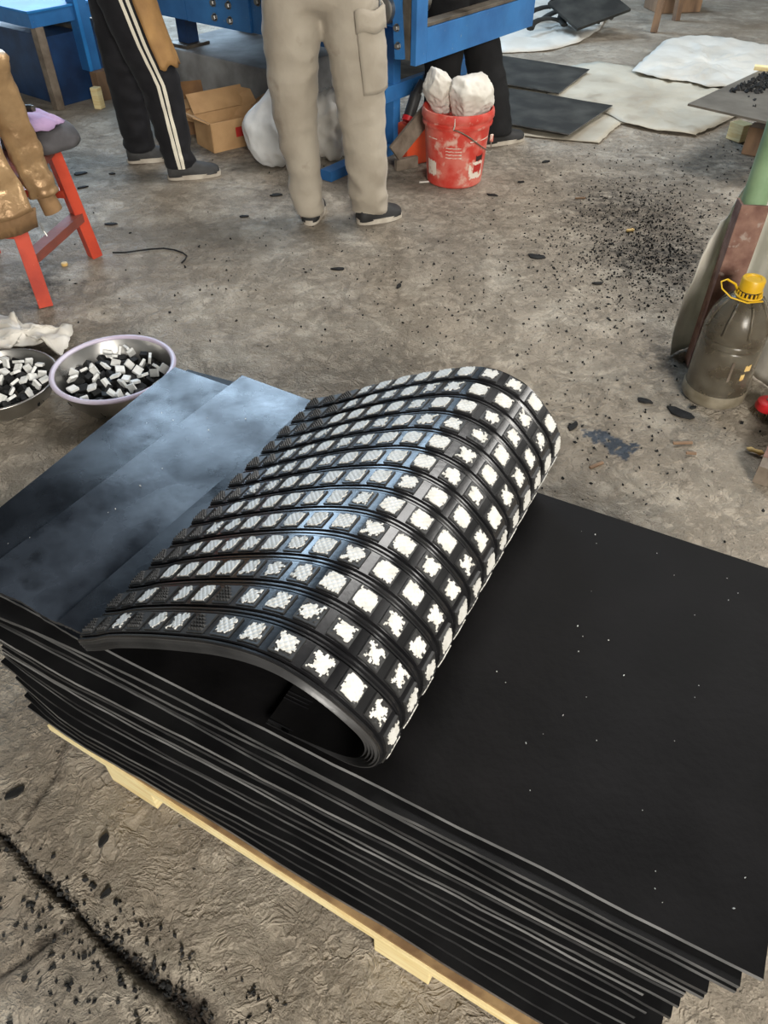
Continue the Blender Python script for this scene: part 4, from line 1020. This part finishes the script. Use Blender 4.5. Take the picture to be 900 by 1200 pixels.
PO = Vector((1.10, 2.20, 0))
po = thing('green_post', 'green painted steel post with a rusty angle iron at the right edge', 'post', PO)
MB().lathe([(0, 0), (.037, 0), (.037, 1.9), (0, 1.9)], PO + Vector((.012, .045, .0)), 28).build('pole', M['green'], po, smooth_deg=40)
a0 = PO + Vector((-.005, -.012, 0))
q = MB(); q.box(a0 + Vector((0, 0, .28)), (.078, .008, .56), -.12, bevel=.002); q.box(a0 + Vector((-.036, .03, .28)), (.008, .06, .56), -.12, bevel=.002)
q.build('angle_iron', M['rust'], po)
fp = [Vector((1.012, 2.27, 0)), Vector((1.06, 2.30, 0)), Vector((1.12, 2.315, 0)), Vector((1.19, 2.28, 0)), Vector((1.235, 2.20, 0)), Vector((1.265, 2.11, 0)), Vector((1.30, 2.03, 0)), Vector((1.38, 1.99, 0)), Vector((1.5, 1.98, 0))]
def film():
    nu, nv = 48, 22; vs = []; fs = []
    for i in range(nu + 1):
        u = i / nu * (len(fp) - 1); k = min(int(u), len(fp) - 2); p = fp[k].lerp(fp[k + 1], u - k)
        top = .47 + .22 * smooth(0, .5, i / nu)
        for j in range(nv + 1):
            v = j / nv
            x = p.x + (.03 * math.sin(v * PI * .9) * -1 + .045 * v) * (1 - smooth(0, .25, i / nu))
            f = .012 * crease((x * 1.0, p.y * 1.0, v * .2), 16, 2) + .006 * nz((x, p.y, v), 22, 4)
            vs.append((x, p.y + f, .004 + top * v))
    for i in range(nu):
        for j in range(nv): a = i * (nv + 1) + j; fs.append((a, a + nv + 1, a + nv + 2, a + 1))
    m = MB(); m.add(vs, fs); o = m.build('plastic_film', M['film'], loc=PO + Vector((.05, .08, 0)), smooth_deg=180); solid(o, .002, 0)
    tag(o, 'wrinkled white plastic sheeting draped behind the green post and bottle', 'plastic sheet')
film()
BT = Vector((1.083, 2.028, 0))
bt = thing('plastic_bottle', 'big grimy plastic bottle of dark liquid with a yellow cap, by the green post', 'bottle', BT)
bp = [(.0, .006), (.080, .002), (.094, .010), (.097, .03), (.0955, .05), (.093, .058), (.095, .064), (.096, .10), (.0955, .16), (.0945, .20), (.091, .206), (.0945, .213), (.0945, .222), (.091, .228), (.0945, .235), (.093, .26), (.083, .295), (.066, .328), (.044, .352), (.028, .362), (.024, .366), (.024, .378)]
inn = [(r - .002, z) for r, z in bp[::-1]]
MB().lathe(bp + inn[:-1] + [(0, .009)], BT, 48).build('shell', M['pet'], bt, smooth_deg=55)
liq = [(0, .012)] + [(r - .0045, max(z, .012)) for r, z in bp[1:17] if z < .30] + [(.072, .305), (0, .305)]
MB().lathe(liq, BT, 40).build('liquid', M['oil'], bt, smooth_deg=55)
MB().lathe([(.0945, .009), (.0985, .014), (.0990, .044), (.0965, .052), (.0935, .050)], BT, 48).build('base_band', M['band'], bt, smooth_deg=50)
for k in range(8):                                                     # moulded shoulder ribs
    a = 2 * PI * k / 8; path = [BT + Vector((math.cos(a) * r, math.sin(a) * r, z)) for r, z in ((.0935, .258), (.0835, .296), (.0665, .329), (.046, .352))]
    MB().tube(path, .004, 6).build('shoulder_rib', M['pet'], bt, smooth_deg=180)
cap = MB(); n = 30
prof_c = [(.031, .376), (.0335, .378), (.0335, .408), (.031, .412), (.022, .4125), (.020, .409), (0, .409)]
cap.lathe(prof_c, BT, 40); cap.build('cap', M['yellow'], bt, smooth_deg=35)
for k in range(18):
    a = 2 * PI * k / 18; MB().box(BT + Vector((math.cos(a) * .0345, math.sin(a) * .0345, .3685)), (.004, .005, .012), a).build('collar_tooth', M['yellow'], bt)
ring = [BT + Vector((math.cos(2 * PI * k / 24) * .037, math.sin(2 * PI * k / 24) * .037, .360)) for k in range(25)]
MB().tube(ring, .0035, 6, cap=False).build('collar_ring', M['yellow'], bt, smooth_deg=180)
hd = [BT + Vector((.01 * 0 + x, y, z)) for x, y, z in ((.03, -.035, .356), (-.02, -.045, .357), (-.065, -.03, .366), (-.090, -.01, .384), (-.092, .005, .398), (-.075, .008, .404), (-.045, .010, .388), (-.030, .012, .365))]
MB().tube(hd, .0042, 8, flat=.55).build('carry_loop', M['yellow'], bt, smooth_deg=180)
def bt_patch(a0, a1, z0, z1, m):
    vs = []; fs = []
    for i in range(9):
        a = a0 + (a1 - a0) * i / 8
        for j in range(5):
            z = z0 + (z1 - z0) * j / 4 + .006 * nz((i, j * .8, z0 * 30)); vs.append(BT + Vector((math.cos(a) * .0972, math.sin(a) * .0972, z)))
    fs = [(i * 5 + j, (i + 1) * 5 + j, (i + 1) * 5 + j + 1, i * 5 + j + 1) for i in range(8) for j in range(4)]
    k = MB(); k.add(vs, fs); o = k.build('peeling_label', m, bt); o['label'] = 'pale scrap of peeling label'
bt_patch(-1.32, -1.10, .150, .172, M['peel']); bt_patch(-1.38, -1.24, .120, .140, M['peel']); bt_patch(-1.78, -1.70, .115, .185, M['grey_wood'])

br = thing('cup_brush', 'small red wire cup brush on the floor right of the big bottle', 'brush', (1.222, 1.925, 0)); bc = Vector((1.222, 1.925, 0))
MB().lathe([(.012, .028), (.012, .052), (.026, .052), (.036, .046), (.040, .030), (.038, .022), (.012, .022)], bc, 32).build('cup', M['red_metal'], br, smooth_deg=40)
MB().lathe([(.006, .03), (.006, .054), (.0115, .054), (.0115, .03)], bc, 20).build('thread_nut', M['steel'], br, smooth_deg=40)
q = MB()
for k in range(90):
    a = R.uniform(0, 2 * PI); r0 = R.uniform(.022, .038); q.tube([bc + Vector((math.cos(a) * r0, math.sin(a) * r0, .024)), bc + Vector((math.cos(a + .1) * (r0 + .008), math.sin(a + .1) * (r0 + .008), .001))], .0012, 3)
o = q.build('bristles', M['bristle'], br); o['kind'] = 'stuff'
sb = thing('steel_bar', 'dark steel bar with a pale wooden end at the right edge below the bottle', 'bar', at(893, 572))
e0 = at(898, 560, .03); dr = Vector((.55, .83, 0)).normalized()
MB().beam(e0, e0 + dr * .05, .06, .06).build('wooden_end', M['grey_wood'], sb); MB().beam(e0 + dr * .05, e0 + dr * .40, .062, .062).build('bar_body', M['rust'], sb)

# ------------------------------------------------------------------ floor litter
def scrap(px, size, label, rot, k=.55, th=.006, m='scrap', name='rubber_scrap', cat='scrap', n=9):
    c = at(*px, .0); c.z = floor_z(c) - .0015; rr_ = random.Random(int(px[0] * 7 + px[1])); out = []
    for i in range(n):
        a = 2 * PI * i / n; r = size * rr_.uniform(.65, 1.15)
        x, y = math.cos(a) * r, math.sin(a) * r * k
        out.append(c + Vector((x * math.cos(rot) - y * math.sin(rot), x * math.sin(rot) + y * math.cos(rot), .001 + rr_.uniform(0, .003))))
    o = MB().prism(out, th).build(name, M[m], loc=c); return tag(o, label, cat)
for px, sz, rot, lab in (((131, 263), .032, .1, 'black rubber scrap on the floor right of the red chair'), ((94, 204), .040, .4, 'larger black rubber scrap behind the red chair legs'),
        ((97, 220), .028, .5, 'thin black rubber strip on the floor just behind the red chair'), ((131, 204), .02, .1, 'small black scrap left of the near black shoe'),
        ((287, 254), .028, .2, 'black scrap on the floor below the white plastic sack'), ((396, 316), .030, .0, 'black scrap on the bare floor in front of the cream trousers'),
        ((467, 336), .022, 1.2, 'small upright black scrap below the cream trousers in mid floor'), ((628, 301), .040, -.3, 'ragged black scrap on the floor below the red bucket to the right'),
        ((577, 229), .03, -.4, 'thin black scrap on the floor by the foot of the red bucket'), ((755, 470), .030, -.5, 'glossy black scrap on the floor left of the big bottle'),
        ((797, 484), .045, -.6, 'folded black rubber strip touching the base of the big bottle'), ((672, 500), .03, .8, 'dark twig-like scrap above the blue paint patch'),
        ((324, 229), .035, .1, 'dark flat scrap on the floor beneath the white plastic sack'), ((812, 478), .014, .2, 'tiny bright-edged black scrap at the bottle base'),
        ((610, 214), .02, .2, 'little black scrap right of the red bucket'), ((640, 190), .03, .6, 'loose black flake between bucket and tarp'),
        ((700, 333), .022, .1, 'black flake lying in the middle of the crumb-strewn floor'), ((340, 1000), .014, .4, 'black crumb lump on the floor beside the pallet'),
        ((122, 985), .016, 1.1, 'shiny black crumb lump on the floor between crack and pallet'), ((15, 930), .022, .7, 'flat black fleck on the floor at the left edge by the hairline crack'), ((125, 1047), .012, .9, 'small black lump above the floor crack')):
    scrap(px, sz, lab, rot, k=.4 if sz < .04 else .5)
for px, sz, rot, lab in (((738, 272), .022, .3, 'pale yellow shell lying on the crumb-strewn floor'), ((884, 531), .026, -.6, 'pale yellow shell on the floor below the cup brush')):
    c = at(*px); pth = [c + Vector((math.cos(rot) * sz * t, math.sin(rot) * sz * t, .009)) for t in (-1, -.6, -.1, .2, .6, 1)]
    o = MB().tube(pth, [.002, .009, .007, .0075, .010, .002], 10, flat=.8).build('nut_shell', M['peel'], loc=c, smooth_deg=180); tag(o, lab, 'shell')
for px, L, rot, lab in (((699, 545), .05, .5, 'thin wood sliver on the floor just below the blue paint patch'), ((800, 519), .06, .05, 'grey wood splinter on the floor below the big bottle'), ((810, 531), .03, -.1, 'short pale wood chip on the floor under the grey splinter'), ((497, 213), .05, .2, 'white paper shred on the floor left of the red bucket'), ((680, 232), .05, .1, 'pale chip on the sooty floor below the tarps')):
    c = at(*px, .004); o = MB().box(c, (L, .009, .006), rot, bevel=.001).build('wood_sliver', M['old_wood'] if px[1] != 213 else M['sack'], loc=c); tag(o, lab, 'wood sliver')
c = at(76, 311); o = MB().lathe([(0, 0), (.012, 0), (.014, .004), (.012, .012), (0, .014)], c, 14).build('metal_nut', M['peel'], loc=c, smooth_deg=60); tag(o, 'tiny round pale cap on the floor between the red chair legs', 'cap')
wp = [at(x, y, .004) for x, y in ((132, 296), (146, 296), (160, 294), (176, 292), (192, 291), (205, 293), (214, 296), (219, 300), (217, 304), (213, 308))]
o = MB().tube(wp, .0035, 6).build('black_wire', M['scrap'], loc=wp[4], smooth_deg=180); tag(o, 'thin curved black wire on the floor right of the red chair', 'wire')
# countless crumbs
rr = random.Random(11); pts = []
def cloud(cx, cy, sx, sy, n):
    for _ in range(n):
        px, py = rr.gauss(cx, sx), rr.gauss(cy, sy)
        if py < 60: continue
        p = at(px, py, -.001); p.z = floor_z(p)
        s_, n_ = p.dot(D), p.dot(N)
        if -1.4 < s_ < .5 and .2 < n_ < 1.32: continue
        pts.append(p)
cloud(745, 262, 52, 40, 1500); cloud(770, 300, 30, 30, 500); cloud(700, 320, 60, 50, 380); cloud(790, 300, 25, 45, 260); cloud(620, 330, 110, 60, 260); cloud(860, 210, 30, 30, 120); cloud(720, 480, 100, 60, 220)
cloud(470, 330, 160, 60, 130); cloud(250, 330, 120, 60, 90); cloud(120, 1080, 110, 90, 420); cloud(380, 1130, 90, 60, 200); cloud(30, 880, 40, 70, 80)
crumb_cloud('rubber_crumbs', pts, M['scrap'], .0018, .0075, 'black rubber crumbs scattered over the concrete floor', 'crumbs')
crk = [(0, 975), (40, 1020), (75, 1050), (110, 1092), (150, 1122), (185, 1152), (215, 1172), (250, 1205)]; pts = []
for _ in range(210):
    k = rr.randrange(len(crk) - 1); t = rr.random(); x = crk[k][0] * (1 - t) + crk[k + 1][0] * t; y = crk[k][1] * (1 - t) + crk[k + 1][1] * t
    w = 5 + 9 * (k / 6); pts.append(at(x + rr.gauss(0, w * .5), y + rr.gauss(0, w * .5), -.024)); pts[-1].z = floor_z(pts[-1]) + rr.uniform(-.001, .003)
crumb_cloud('crack_grit', pts, M['scrap'], .002, .006, 'black crumbs and grit packed in the floor crack at lower left', 'crumbs')
pts = []
for _ in range(46):
    s_, n_ = rr.uniform(-.2, .5), rr.uniform(.48, 1.22); pts.append(sn(s_, n_, ZT + .0015))
for _ in range(14): pts.append(sn(rr.uniform(-1.25, -.95), rr.uniform(.5, 1.2), zB + .0015 if False else ZT + .0185))
crumb_cloud('white_grit', pts, M['ceramic_loose'], .0009, .0024, 'tiny white specks of grit on the black rubber sheets', 'grit')

# ------------------------------------------------------------------ workers
def ell(c, rx, ry, n=20, rot=0.0, tilt=None):
    out = []
    for j in range(n):
        a = 2 * PI * j / n; p = Vector((math.cos(a) * rx, math.sin(a) * ry, 0)); p = Matrix.Rotation(rot, 3, 'Z') @ p
        if tilt is not None: p = tilt @ p
        out.append(Vector(c) + p)
    return out
def remeshed(m, name, mats, parent, voxel, smooth_it=4, disp=None):
    """fuse the lofted volumes of m into one continuous skin"""
    o = m.build(name, mats, parent)
    r = o.modifiers.new('fuse', 'REMESH'); r.mode = 'VOXEL'; r.voxel_size = voxel; r.use_smooth_shade = True
    s = o.modifiers.new('smooth', 'SMOOTH'); s.factor = .5; s.iterations = smooth_it
    dg = bpy.context.evaluated_depsgraph_get(); me = bpy.data.meshes.new_from_object(o.evaluated_get(dg))
    o.modifiers.clear(); o.data = me
    if disp:
        me.update(); nrm = [v.normal.copy() for v in me.vertices]
        for v, n_ in zip(me.vertices, nrm): v.co += n_ * disp(v.co)
    me.polygons.foreach_set('use_smooth', [True] * len(me.polygons)); me.update()
    return o
def limb(m, pts, n=18, sub=4):
    """pts: (centre, radius x, radius y); smooth loft through them"""
    P = [Vector((*p[0], 0))[:3] for p in pts]; rings = []
    for i in range(len(pts) - 1):
        for k in range(sub):
            t = k / sub; t2 = t * t * (3 - 2 * t) * .5 + t * .5
            rings.append(ell(Vector(pts[i][0]).lerp(Vector(pts[i + 1][0]), t), pts[i][1] * (1 - t2) + pts[i + 1][1] * t2, pts[i][2] * (1 - t2) + pts[i + 1][2] * t2, n))
    rings.append(ell(pts[-1][0], pts[-1][1], pts[-1][2], n)); m.loft(rings)
def legpath(pts):
    def f(z):
        for (a, b) in zip(pts[:-1], pts[1:]):
            if b[0][2] <= z <= a[0][2]:
                t = (a[0][2] - z) / (a[0][2] - b[0][2]); t2 = t * t * (3 - 2 * t) * .5 + t * .5
                c = Vector(a[0]).lerp(Vector(b[0]), t); return c, a[1] * (1 - t2) + b[1] * t2, a[2] * (1 - t2) + b[2] * t2
        return Vector(pts[-1][0]), pts[-1][1], pts[-1][2]
    return f
def shoe(person, heel, toe, m, w=.046, h=.075):
    heel, toe = Vector(heel), Vector(toe); f = (toe - heel); L = f.length; f.normalize(); r = Vector((f.y, -f.x, 0))
    up = MB(); rings = []
    for t, ww, hh in ((0.0, .55, .55), (.03, .78, .85), (.12, .92, 1.0), (.3, .92, 1.0), (.45, .93, .92), (.62, 1.06, .70), (.8, 1.08, .55), (.92, .86, .46), (.985, .5, .34), (1.0, .2, .22)):
        c = heel + f * L * t; ring = []
        for j in range(16):
            a = 2 * PI * j / 16; x = math.cos(a) * w * ww; z = math.sin(a)
            ring.append(c + r * x + Vector((0, 0, .018 + (h * hh - .004) * max(0, z) ** .8 if z > 0 else .018 + .006 * z)))
        rings.append(ring)
    up.loft(rings); s = up.build('shoe', m, person, smooth_deg=60)
    so = MB(); out = []
    for j in range(28):
        a = 2 * PI * j / 28; x = math.cos(a); y = math.sin(a); ww = w * (1.06 if x > 0 else .92)
        out.append(heel + f * (L * .5 + L * .52 * math.copysign(abs(x) ** .8, x)) + r * ww * 1.06 * math.copysign(abs(y) ** .75, y))
    so.prism([p + Vector((0, 0, .001)) for p in out], .022); so.build('sole', M['sole'], s, smooth_deg=40)
    return s
def worker(label, base, face, hip, LL, LR, cloth, shirt, shoes, hood=1.0, disp_s=11, disp_a=.007):
    """LL/LR: leg lists (centre, rx, ry) from hip to hem; face: heading in radians"""
    t = thing('person', label, 'person', base)
    F = Vector((math.cos(face), math.sin(face), 0)); Rt = Vector((F.y, -F.x, 0)); hz = hip[2]; hip = Vector(hip)
    tl_ = lambda x, y, z: hip + Rt * x + F * y + Vector((0, 0, z))
    fr = face - PI / 2
    def E_(c, rx, ry): return ell(c, rx, ry, 20, fr)
    # body: torso, neck, head, arms with hands, shins: one skin
    b = MB()
    b.loft([E_(tl_(0, 0, z), rx, ry) for z, rx, ry in ((-.06, .13, .09), (.0, .155, .105), (.10, .145, .10), (.20, .14, .095), (.32, .16, .105), (.42, .17, .10), (.48, .14, .08), (.515, .07, .06), (.55, .052, .056), (.60, .052, .056))])
    b.loft([E_(tl_(0, y, z), rx, ry) for z, y, rx, ry in ((.585, .03, .03, .035), (.60, .03, .05, .065), (.65, .02, .066, .086), (.70, .012, .074, .094), (.75, .005, .076, .096), (.79, -.002, .066, .084), (.815, -.004, .04, .05))])
    b.loft([E_(tl_(0, .115 + y, z), rx, .014) for z, rx, y in ((.655, .016, 0), (.67, .017, .008), (.69, .011, 0), (.71, .008, -.006))])            # nose
    for sx in (-1, 1): b.loft([E_(tl_(sx * .078, -.01, z), .010, .02) for z in (.665, .685, .72, .735)])                                            # ears
    hands = []
    for sx in (-1, 1):
        sh = tl_(sx * .185, 0, .45); el = tl_(sx * .235, .03, .16); wr = tl_(sx * .19, .22, .05); 
        b.tube([sh, sh.lerp(el, .5), el, el.lerp(wr, .5), wr], [.052, .047, .040, .036, .026], 12)
        d = (wr - el).normalized(); pm = wr + d * .045; b.tube([wr, wr + d * .03, pm + d * .02, pm + d * .045], [.024, .034, .038, .034], 10, flat=.5)
        side = d.cross(Vector((0, 0, 1))).normalized(); dn = Vector((0, 0, -1))
        for k, fl in enumerate((.072, .082, .076, .060)):
            o_ = pm + d * .04 + side * (.027 - .018 * k); b.tube([o_, o_ + d * fl * .45 + dn * .004, o_ + d * fl * .8 + dn * .02, o_ + d * fl * .9 + dn * .036], [.0088, .0085, .0078, .0065], 8)
        th0 = wr + d * .025 + side * (-sx * -.03); b.tube([th0, th0 + side * sx * .028 + d * .03, th0 + side * sx * .034 + d * .058], [.012, .0105, .008], 8)
    for LG in (LL, LR):
        b.tube([Vector(p[0]) for p in LG[:-1]] + [Vector(LG[-1][0]) - Vector((0, 0, .0))] + [Vector(LG[-1][0]) - Vector((0, 0, .03))], [min(.075, p[1] * .62) for p in LG[:-1]] + [.045, .042], 12)
    body = remeshed(b, 'body', M['skin'], t, .0075, 2)
    # hair, eyes, mouth
    hr = MB(); hr.loft([E_(tl_(0, y, z), rx, ry) for z, y, rx, ry in ((.66, -.055, .06, .05), (.70, -.035, .079, .072), (.75, -.02, .083, .086), (.79, -.012, .076, .086), (.82, -.008, .052, .06), (.832, -.006, .02, .024))])
    hr.build('hair', M['hair'], t, smooth_deg=180)
    for sx in (-1, 1): MB().lathe([(0, -.009), (.008, -.005), (.010, 0), (.008, .005), (0, .009)], tl_(sx * .031, .094, .708), 12).build('eye', M['sack'], t, smooth_deg=180)
    MB().box(tl_(0, .108, .632), (.045, .008, .008), fr, bevel=.002).build('mouth', M['red_wood_worn'], t)
    # shirt
    s = MB()
    s.loft([E_(tl_(0, 0, z), rx, ry) for z, rx, ry in ((-.03 * hood, .185, .135), (.06, .18, .13), (.2, .17, .12), (.32, .185, .125), (.42, .195, .118), (.485, .165, .095), (.52, .085, .075), (.54, .07, .068))])
    for sx in (-1, 1):
        sh = tl_(sx * .185, 0, .44); el = tl_(sx * .235, .03, .16); wr = tl_(sx * .195, .20, .06)
        s.tube([sh, sh.lerp(el, .5), el, el.lerp(wr, .5), wr], [.092, .072, .060, .054, .044], 14)
    remeshed(s, 'shirt', shirt, t, .014, 4, lambda p: .006 * (crease(p, 9, 3) - .5))
    # trousers
    q = MB(); limb(q, LL); limb(q, LR)
    hw = (Vector(LL[0][0]) - Vector(LR[0][0])).length / 2
    q.loft([ell(hip + Vector((0, 0, z)), hw + r, ry, 22, math.atan2((Vector(LL[0][0]) - Vector(LR[0][0])).y, (Vector(LL[0][0]) - Vector(LR[0][0])).x)) for z, r, ry in ((-.085, .02, .06), (-.06, .06, .10), (-.03, .085, .125), (.03, .088, .128), (.10, .082, .122), (.13, .08, .118))])
    def dsp(p):
        k = smooth(hip.z + .1, 0.05, p.z) if False else 1
        low = 1 + 1.1 * (1 - smooth(.05, .35, p.z))
        return disp_a * low * (crease((p.x * .8, p.y * .8, p.z * 1.5), disp_s, 6) - .55) + disp_a * .6 * nz((p.x, p.y, p.z * 1.4), disp_s * 2.1, 2)
    off = wloc(t); tr = remeshed(q, 'trousers', cloth, t, .012, 4, lambda p: dsp(p + off))
    return t, tr
# cream cargo trousers, seen from behind
hipc = Vector((-.245, 3.42, .90))
L2 = [((-.355, 3.42, .92), .112, .12), ((-.366, 3.42, .76), .116, .122), ((-.374, 3.42, .60), .105, .112), ((-.377, 3.42, .44), .094, .102), ((-.362, 3.425, .26), .081, .09), ((-.353, 3.43, .14), .074, .084), ((-.348, 3.43, .045), .072, .082)]
R2 = [((-.138, 3.42, .92), .110, .12), ((-.126, 3.42, .76), .112, .122), ((-.108, 3.42, .60), .108, .115), ((-.094, 3.42, .44), .102, .108), ((-.078, 3.43, .26), .094, .10), ((-.072, 3.435, .14), .088, .094), ((-.068, 3.44, .045), .085, .09)]
p2, tr2 = worker('person in loose cream cargo trousers standing with back to the camera at the machine', (-.235, 3.43, 0), math.radians(88), hipc, L2, R2, M['cream_cloth'], M['shirt_grey'], None, disp_s=8, disp_a=.0062, hood=-1.5)
shoe(p2, (-.120, 3.395, 0), (.075, 3.50, 0), M['shoe_black'], .048, .085); shoe(p2, (-.345, 3.375, 0), (-.32, 3.62, 0), M['shoe_black'], .045, .08)
f2 = legpath(R2)
def cargo():
    vs = []; nu, nv = 14, 16
    for i in range(nu + 1):
        a = math.radians(-78 + 100 * i / nu)
        for j in range(nv + 1):
            z = .83 - .27 * j / nv; c, rx, ry = f2(z); bul = .008 + .012 * math.sin(PI * i / nu) * math.sin(PI * min(1, j / nv * 1.05)) + .004 * nz((i * .5, j * .5, 1))
            vs.append((c.x + math.cos(a) * (rx + bul), c.y + math.sin(a) * (ry + bul), z))
    fs = [(i * (nv + 1) + j, i * (nv + 1) + j + 1, (i + 1) * (nv + 1) + j + 1, (i + 1) * (nv + 1) + j) for i in range(nu) for j in range(nv)]
    m = MB(); m.add(vs, fs); o = m.build('cargo_pocket', M['cream_cloth'], p2, smooth_deg=180); solid(o, .006, 0)
    vs = []
    for i in range(nu + 1):
        a = math.radians(-80 + 104 * i / nu)
        for j in range(4):
            z = .85 - .075 * j / 3; c, rx, ry = f2(z); bul = .016 + .010 * math.sin(PI * i / nu); vs.append((c.x + math.cos(a) * (rx + bul), c.y + math.sin(a) * (ry + bul), z + .006 * math.sin(i)))
    fs = [(i * 4 + j, i * 4 + j + 1, (i + 1) * 4 + j + 1, (i + 1) * 4 + j) for i in range(nu) for j in range(3)]
    m = MB(); m.add(vs, fs); o = m.build('pocket_flap', M['cream_cloth'], p2, smooth_deg=180); solid(o, .006, 0)
cargo()
# black track trousers with white stripes
hip1 = Vector((-1.235, 4.12, .88))
R1 = [((-1.195, 4.03, .90), .125, .10), ((-1.185, 4.03, .78), .122, .105), ((-1.140, 4.02, .60), .116, .10), ((-1.085, 4.01, .44), .104, .092), ((-1.070, 4.00, .28), .090, .085), ((-1.058, 3.995, .14), .080, .08), ((-1.050, 3.99, .05), .082, .08)]
L1 = [((-1.275, 4.21, .90), .125, .10), ((-1.285, 4.22, .78), .118, .10), ((-1.30, 4.22, .60), .108, .095), ((-1.305, 4.22, .44), .098, .09), ((-1.31, 4.22, .28), .086, .082), ((-1.315, 4.225, .14), .080, .08), ((-1.315, 4.23, .055), .082, .082)]
p1, tr1 = worker('person in black track trousers with double white side stripes at the blue table', (-1.2, 4.1, 0), math.radians(18), hip1, L1, R1, M['black_cloth'], M['shirt_navy'], None, disp_s=9, disp_a=.006)
shoe(p1, (-1.115, 3.955, 0), (-.862, 4.03, 0), M['shoe'], .046, .085); shoe(p1, (-1.385, 4.20, 0), (-1.15, 4.27, 0), M['shoe'], .046, .085)
f1 = legpath(R1)
def surf_stripe(trous, f, a, w, z0, z1, person):
    from mathutils.bvhtree import BVHTree
    off = wloc(person); me = trous.data; bv = BVHTree.FromPolygons([v.co + off for v in me.vertices], [tuple(p.vertices) for p in me.polygons])
    vs = []; n = 60
    for i in range(n + 1):
        z = z0 + (z1 - z0) * i / n; c, rx, ry = f(z)
        for k in (-1, -.33, .33, 1):
            aa = a(z) + k * w / rx; dr = Vector((math.cos(aa), math.sin(aa), 0)); h = bv.ray_cast(c + dr * .5, -dr)
            p = (h[0] if h[0] is not None else c + dr * rx) + dr * .0025; vs.append(p)
    m = MB(); m.add(vs, [(i * 4 + k, i * 4 + k + 1, i * 4 + k + 5, i * 4 + k + 4) for i in range(n) for k in range(3)])
    return m.build('side_stripe', M['white_stripe'], person, smooth_deg=180)
for da in (-.13, .13): surf_stripe(tr1, f1, lambda z, da=da: math.radians(-73) + da, .0085, .90, .06, p1)
# tan cloth hanging in front of the thigh
def tan():
    vs = []; nu, nv = 16, 22
    for i in range(nu + 1):
        a = math.radians(-60 + 92 * i / nu)
        for j in range(nv + 1):
            z = .98 - (.47 + .01 * math.sin(i)) * j / nv; c, rx, ry = f1(min(z, .9)); b = .012 + .008 * (j / nv) + .006 * crease((i * .12, j * .05, 1), 4, 2)
            vs.append((c.x + math.cos(a) * (rx + b), c.y + math.sin(a) * (ry + b), z))
    fs = [(i * (nv + 1) + j, i * (nv + 1) + j + 1, (i + 1) * (nv + 1) + j + 1, (i + 1) * (nv + 1) + j) for i in range(nu) for j in range(nv)]
    m = MB(); m.add(vs, fs); o = m.build('tan_apron', M['tan_cloth'], p1, smooth_deg=180); solid(o, .006, 0); o['label'] = 'tan cloth apron hanging over the thigh'
tan()
# third worker behind the bucket
def m3(a, b, z): p = mp(a, b, z); return (p.x, p.y, p.z)
hip3 = mp(.215, .66, .88)
R3 = [(m3(.215, .75, .90), .115, .11), (m3(.21, .755, .78), .115, .11), (m3(.16, .765, .60), .098, .098), (m3(.12, .775, .44), .105, .105), (m3(.06, .78, .28), .106, .105), (m3(.02, .785, .14), .10, .10), (m3(.0, .785, .055), .098, .10)]
L3 = [(m3(.215, .57, .90), .115, .11), (m3(.215, .565, .78), .115, .11), (m3(.215, .555, .60), .108, .105), (m3(.215, .55, .44), .102, .10), (m3(.215, .545, .28), .096, .095), (m3(.21, .54, .14), .09, .09), (m3(.21, .54, .055), .09, .09)]
p3, tr3 = worker('person in plain wide black trousers standing behind the red bucket', (hip3.x, hip3.y, 0), math.atan2(-MA.y, -MA.x), hip3, L3, R3, M['black_cloth_b'], M['shirt_olive'], None, disp_s=8, disp_a=.005)
shoe(p3, (.56, 4.46, 0), (.80, 4.58, 0), M['shoe_black'], .046, .085); shoe(p3, mp(.27, .53, 0), mp(.03, .55, 0), M['shoe_black'], .046, .085)
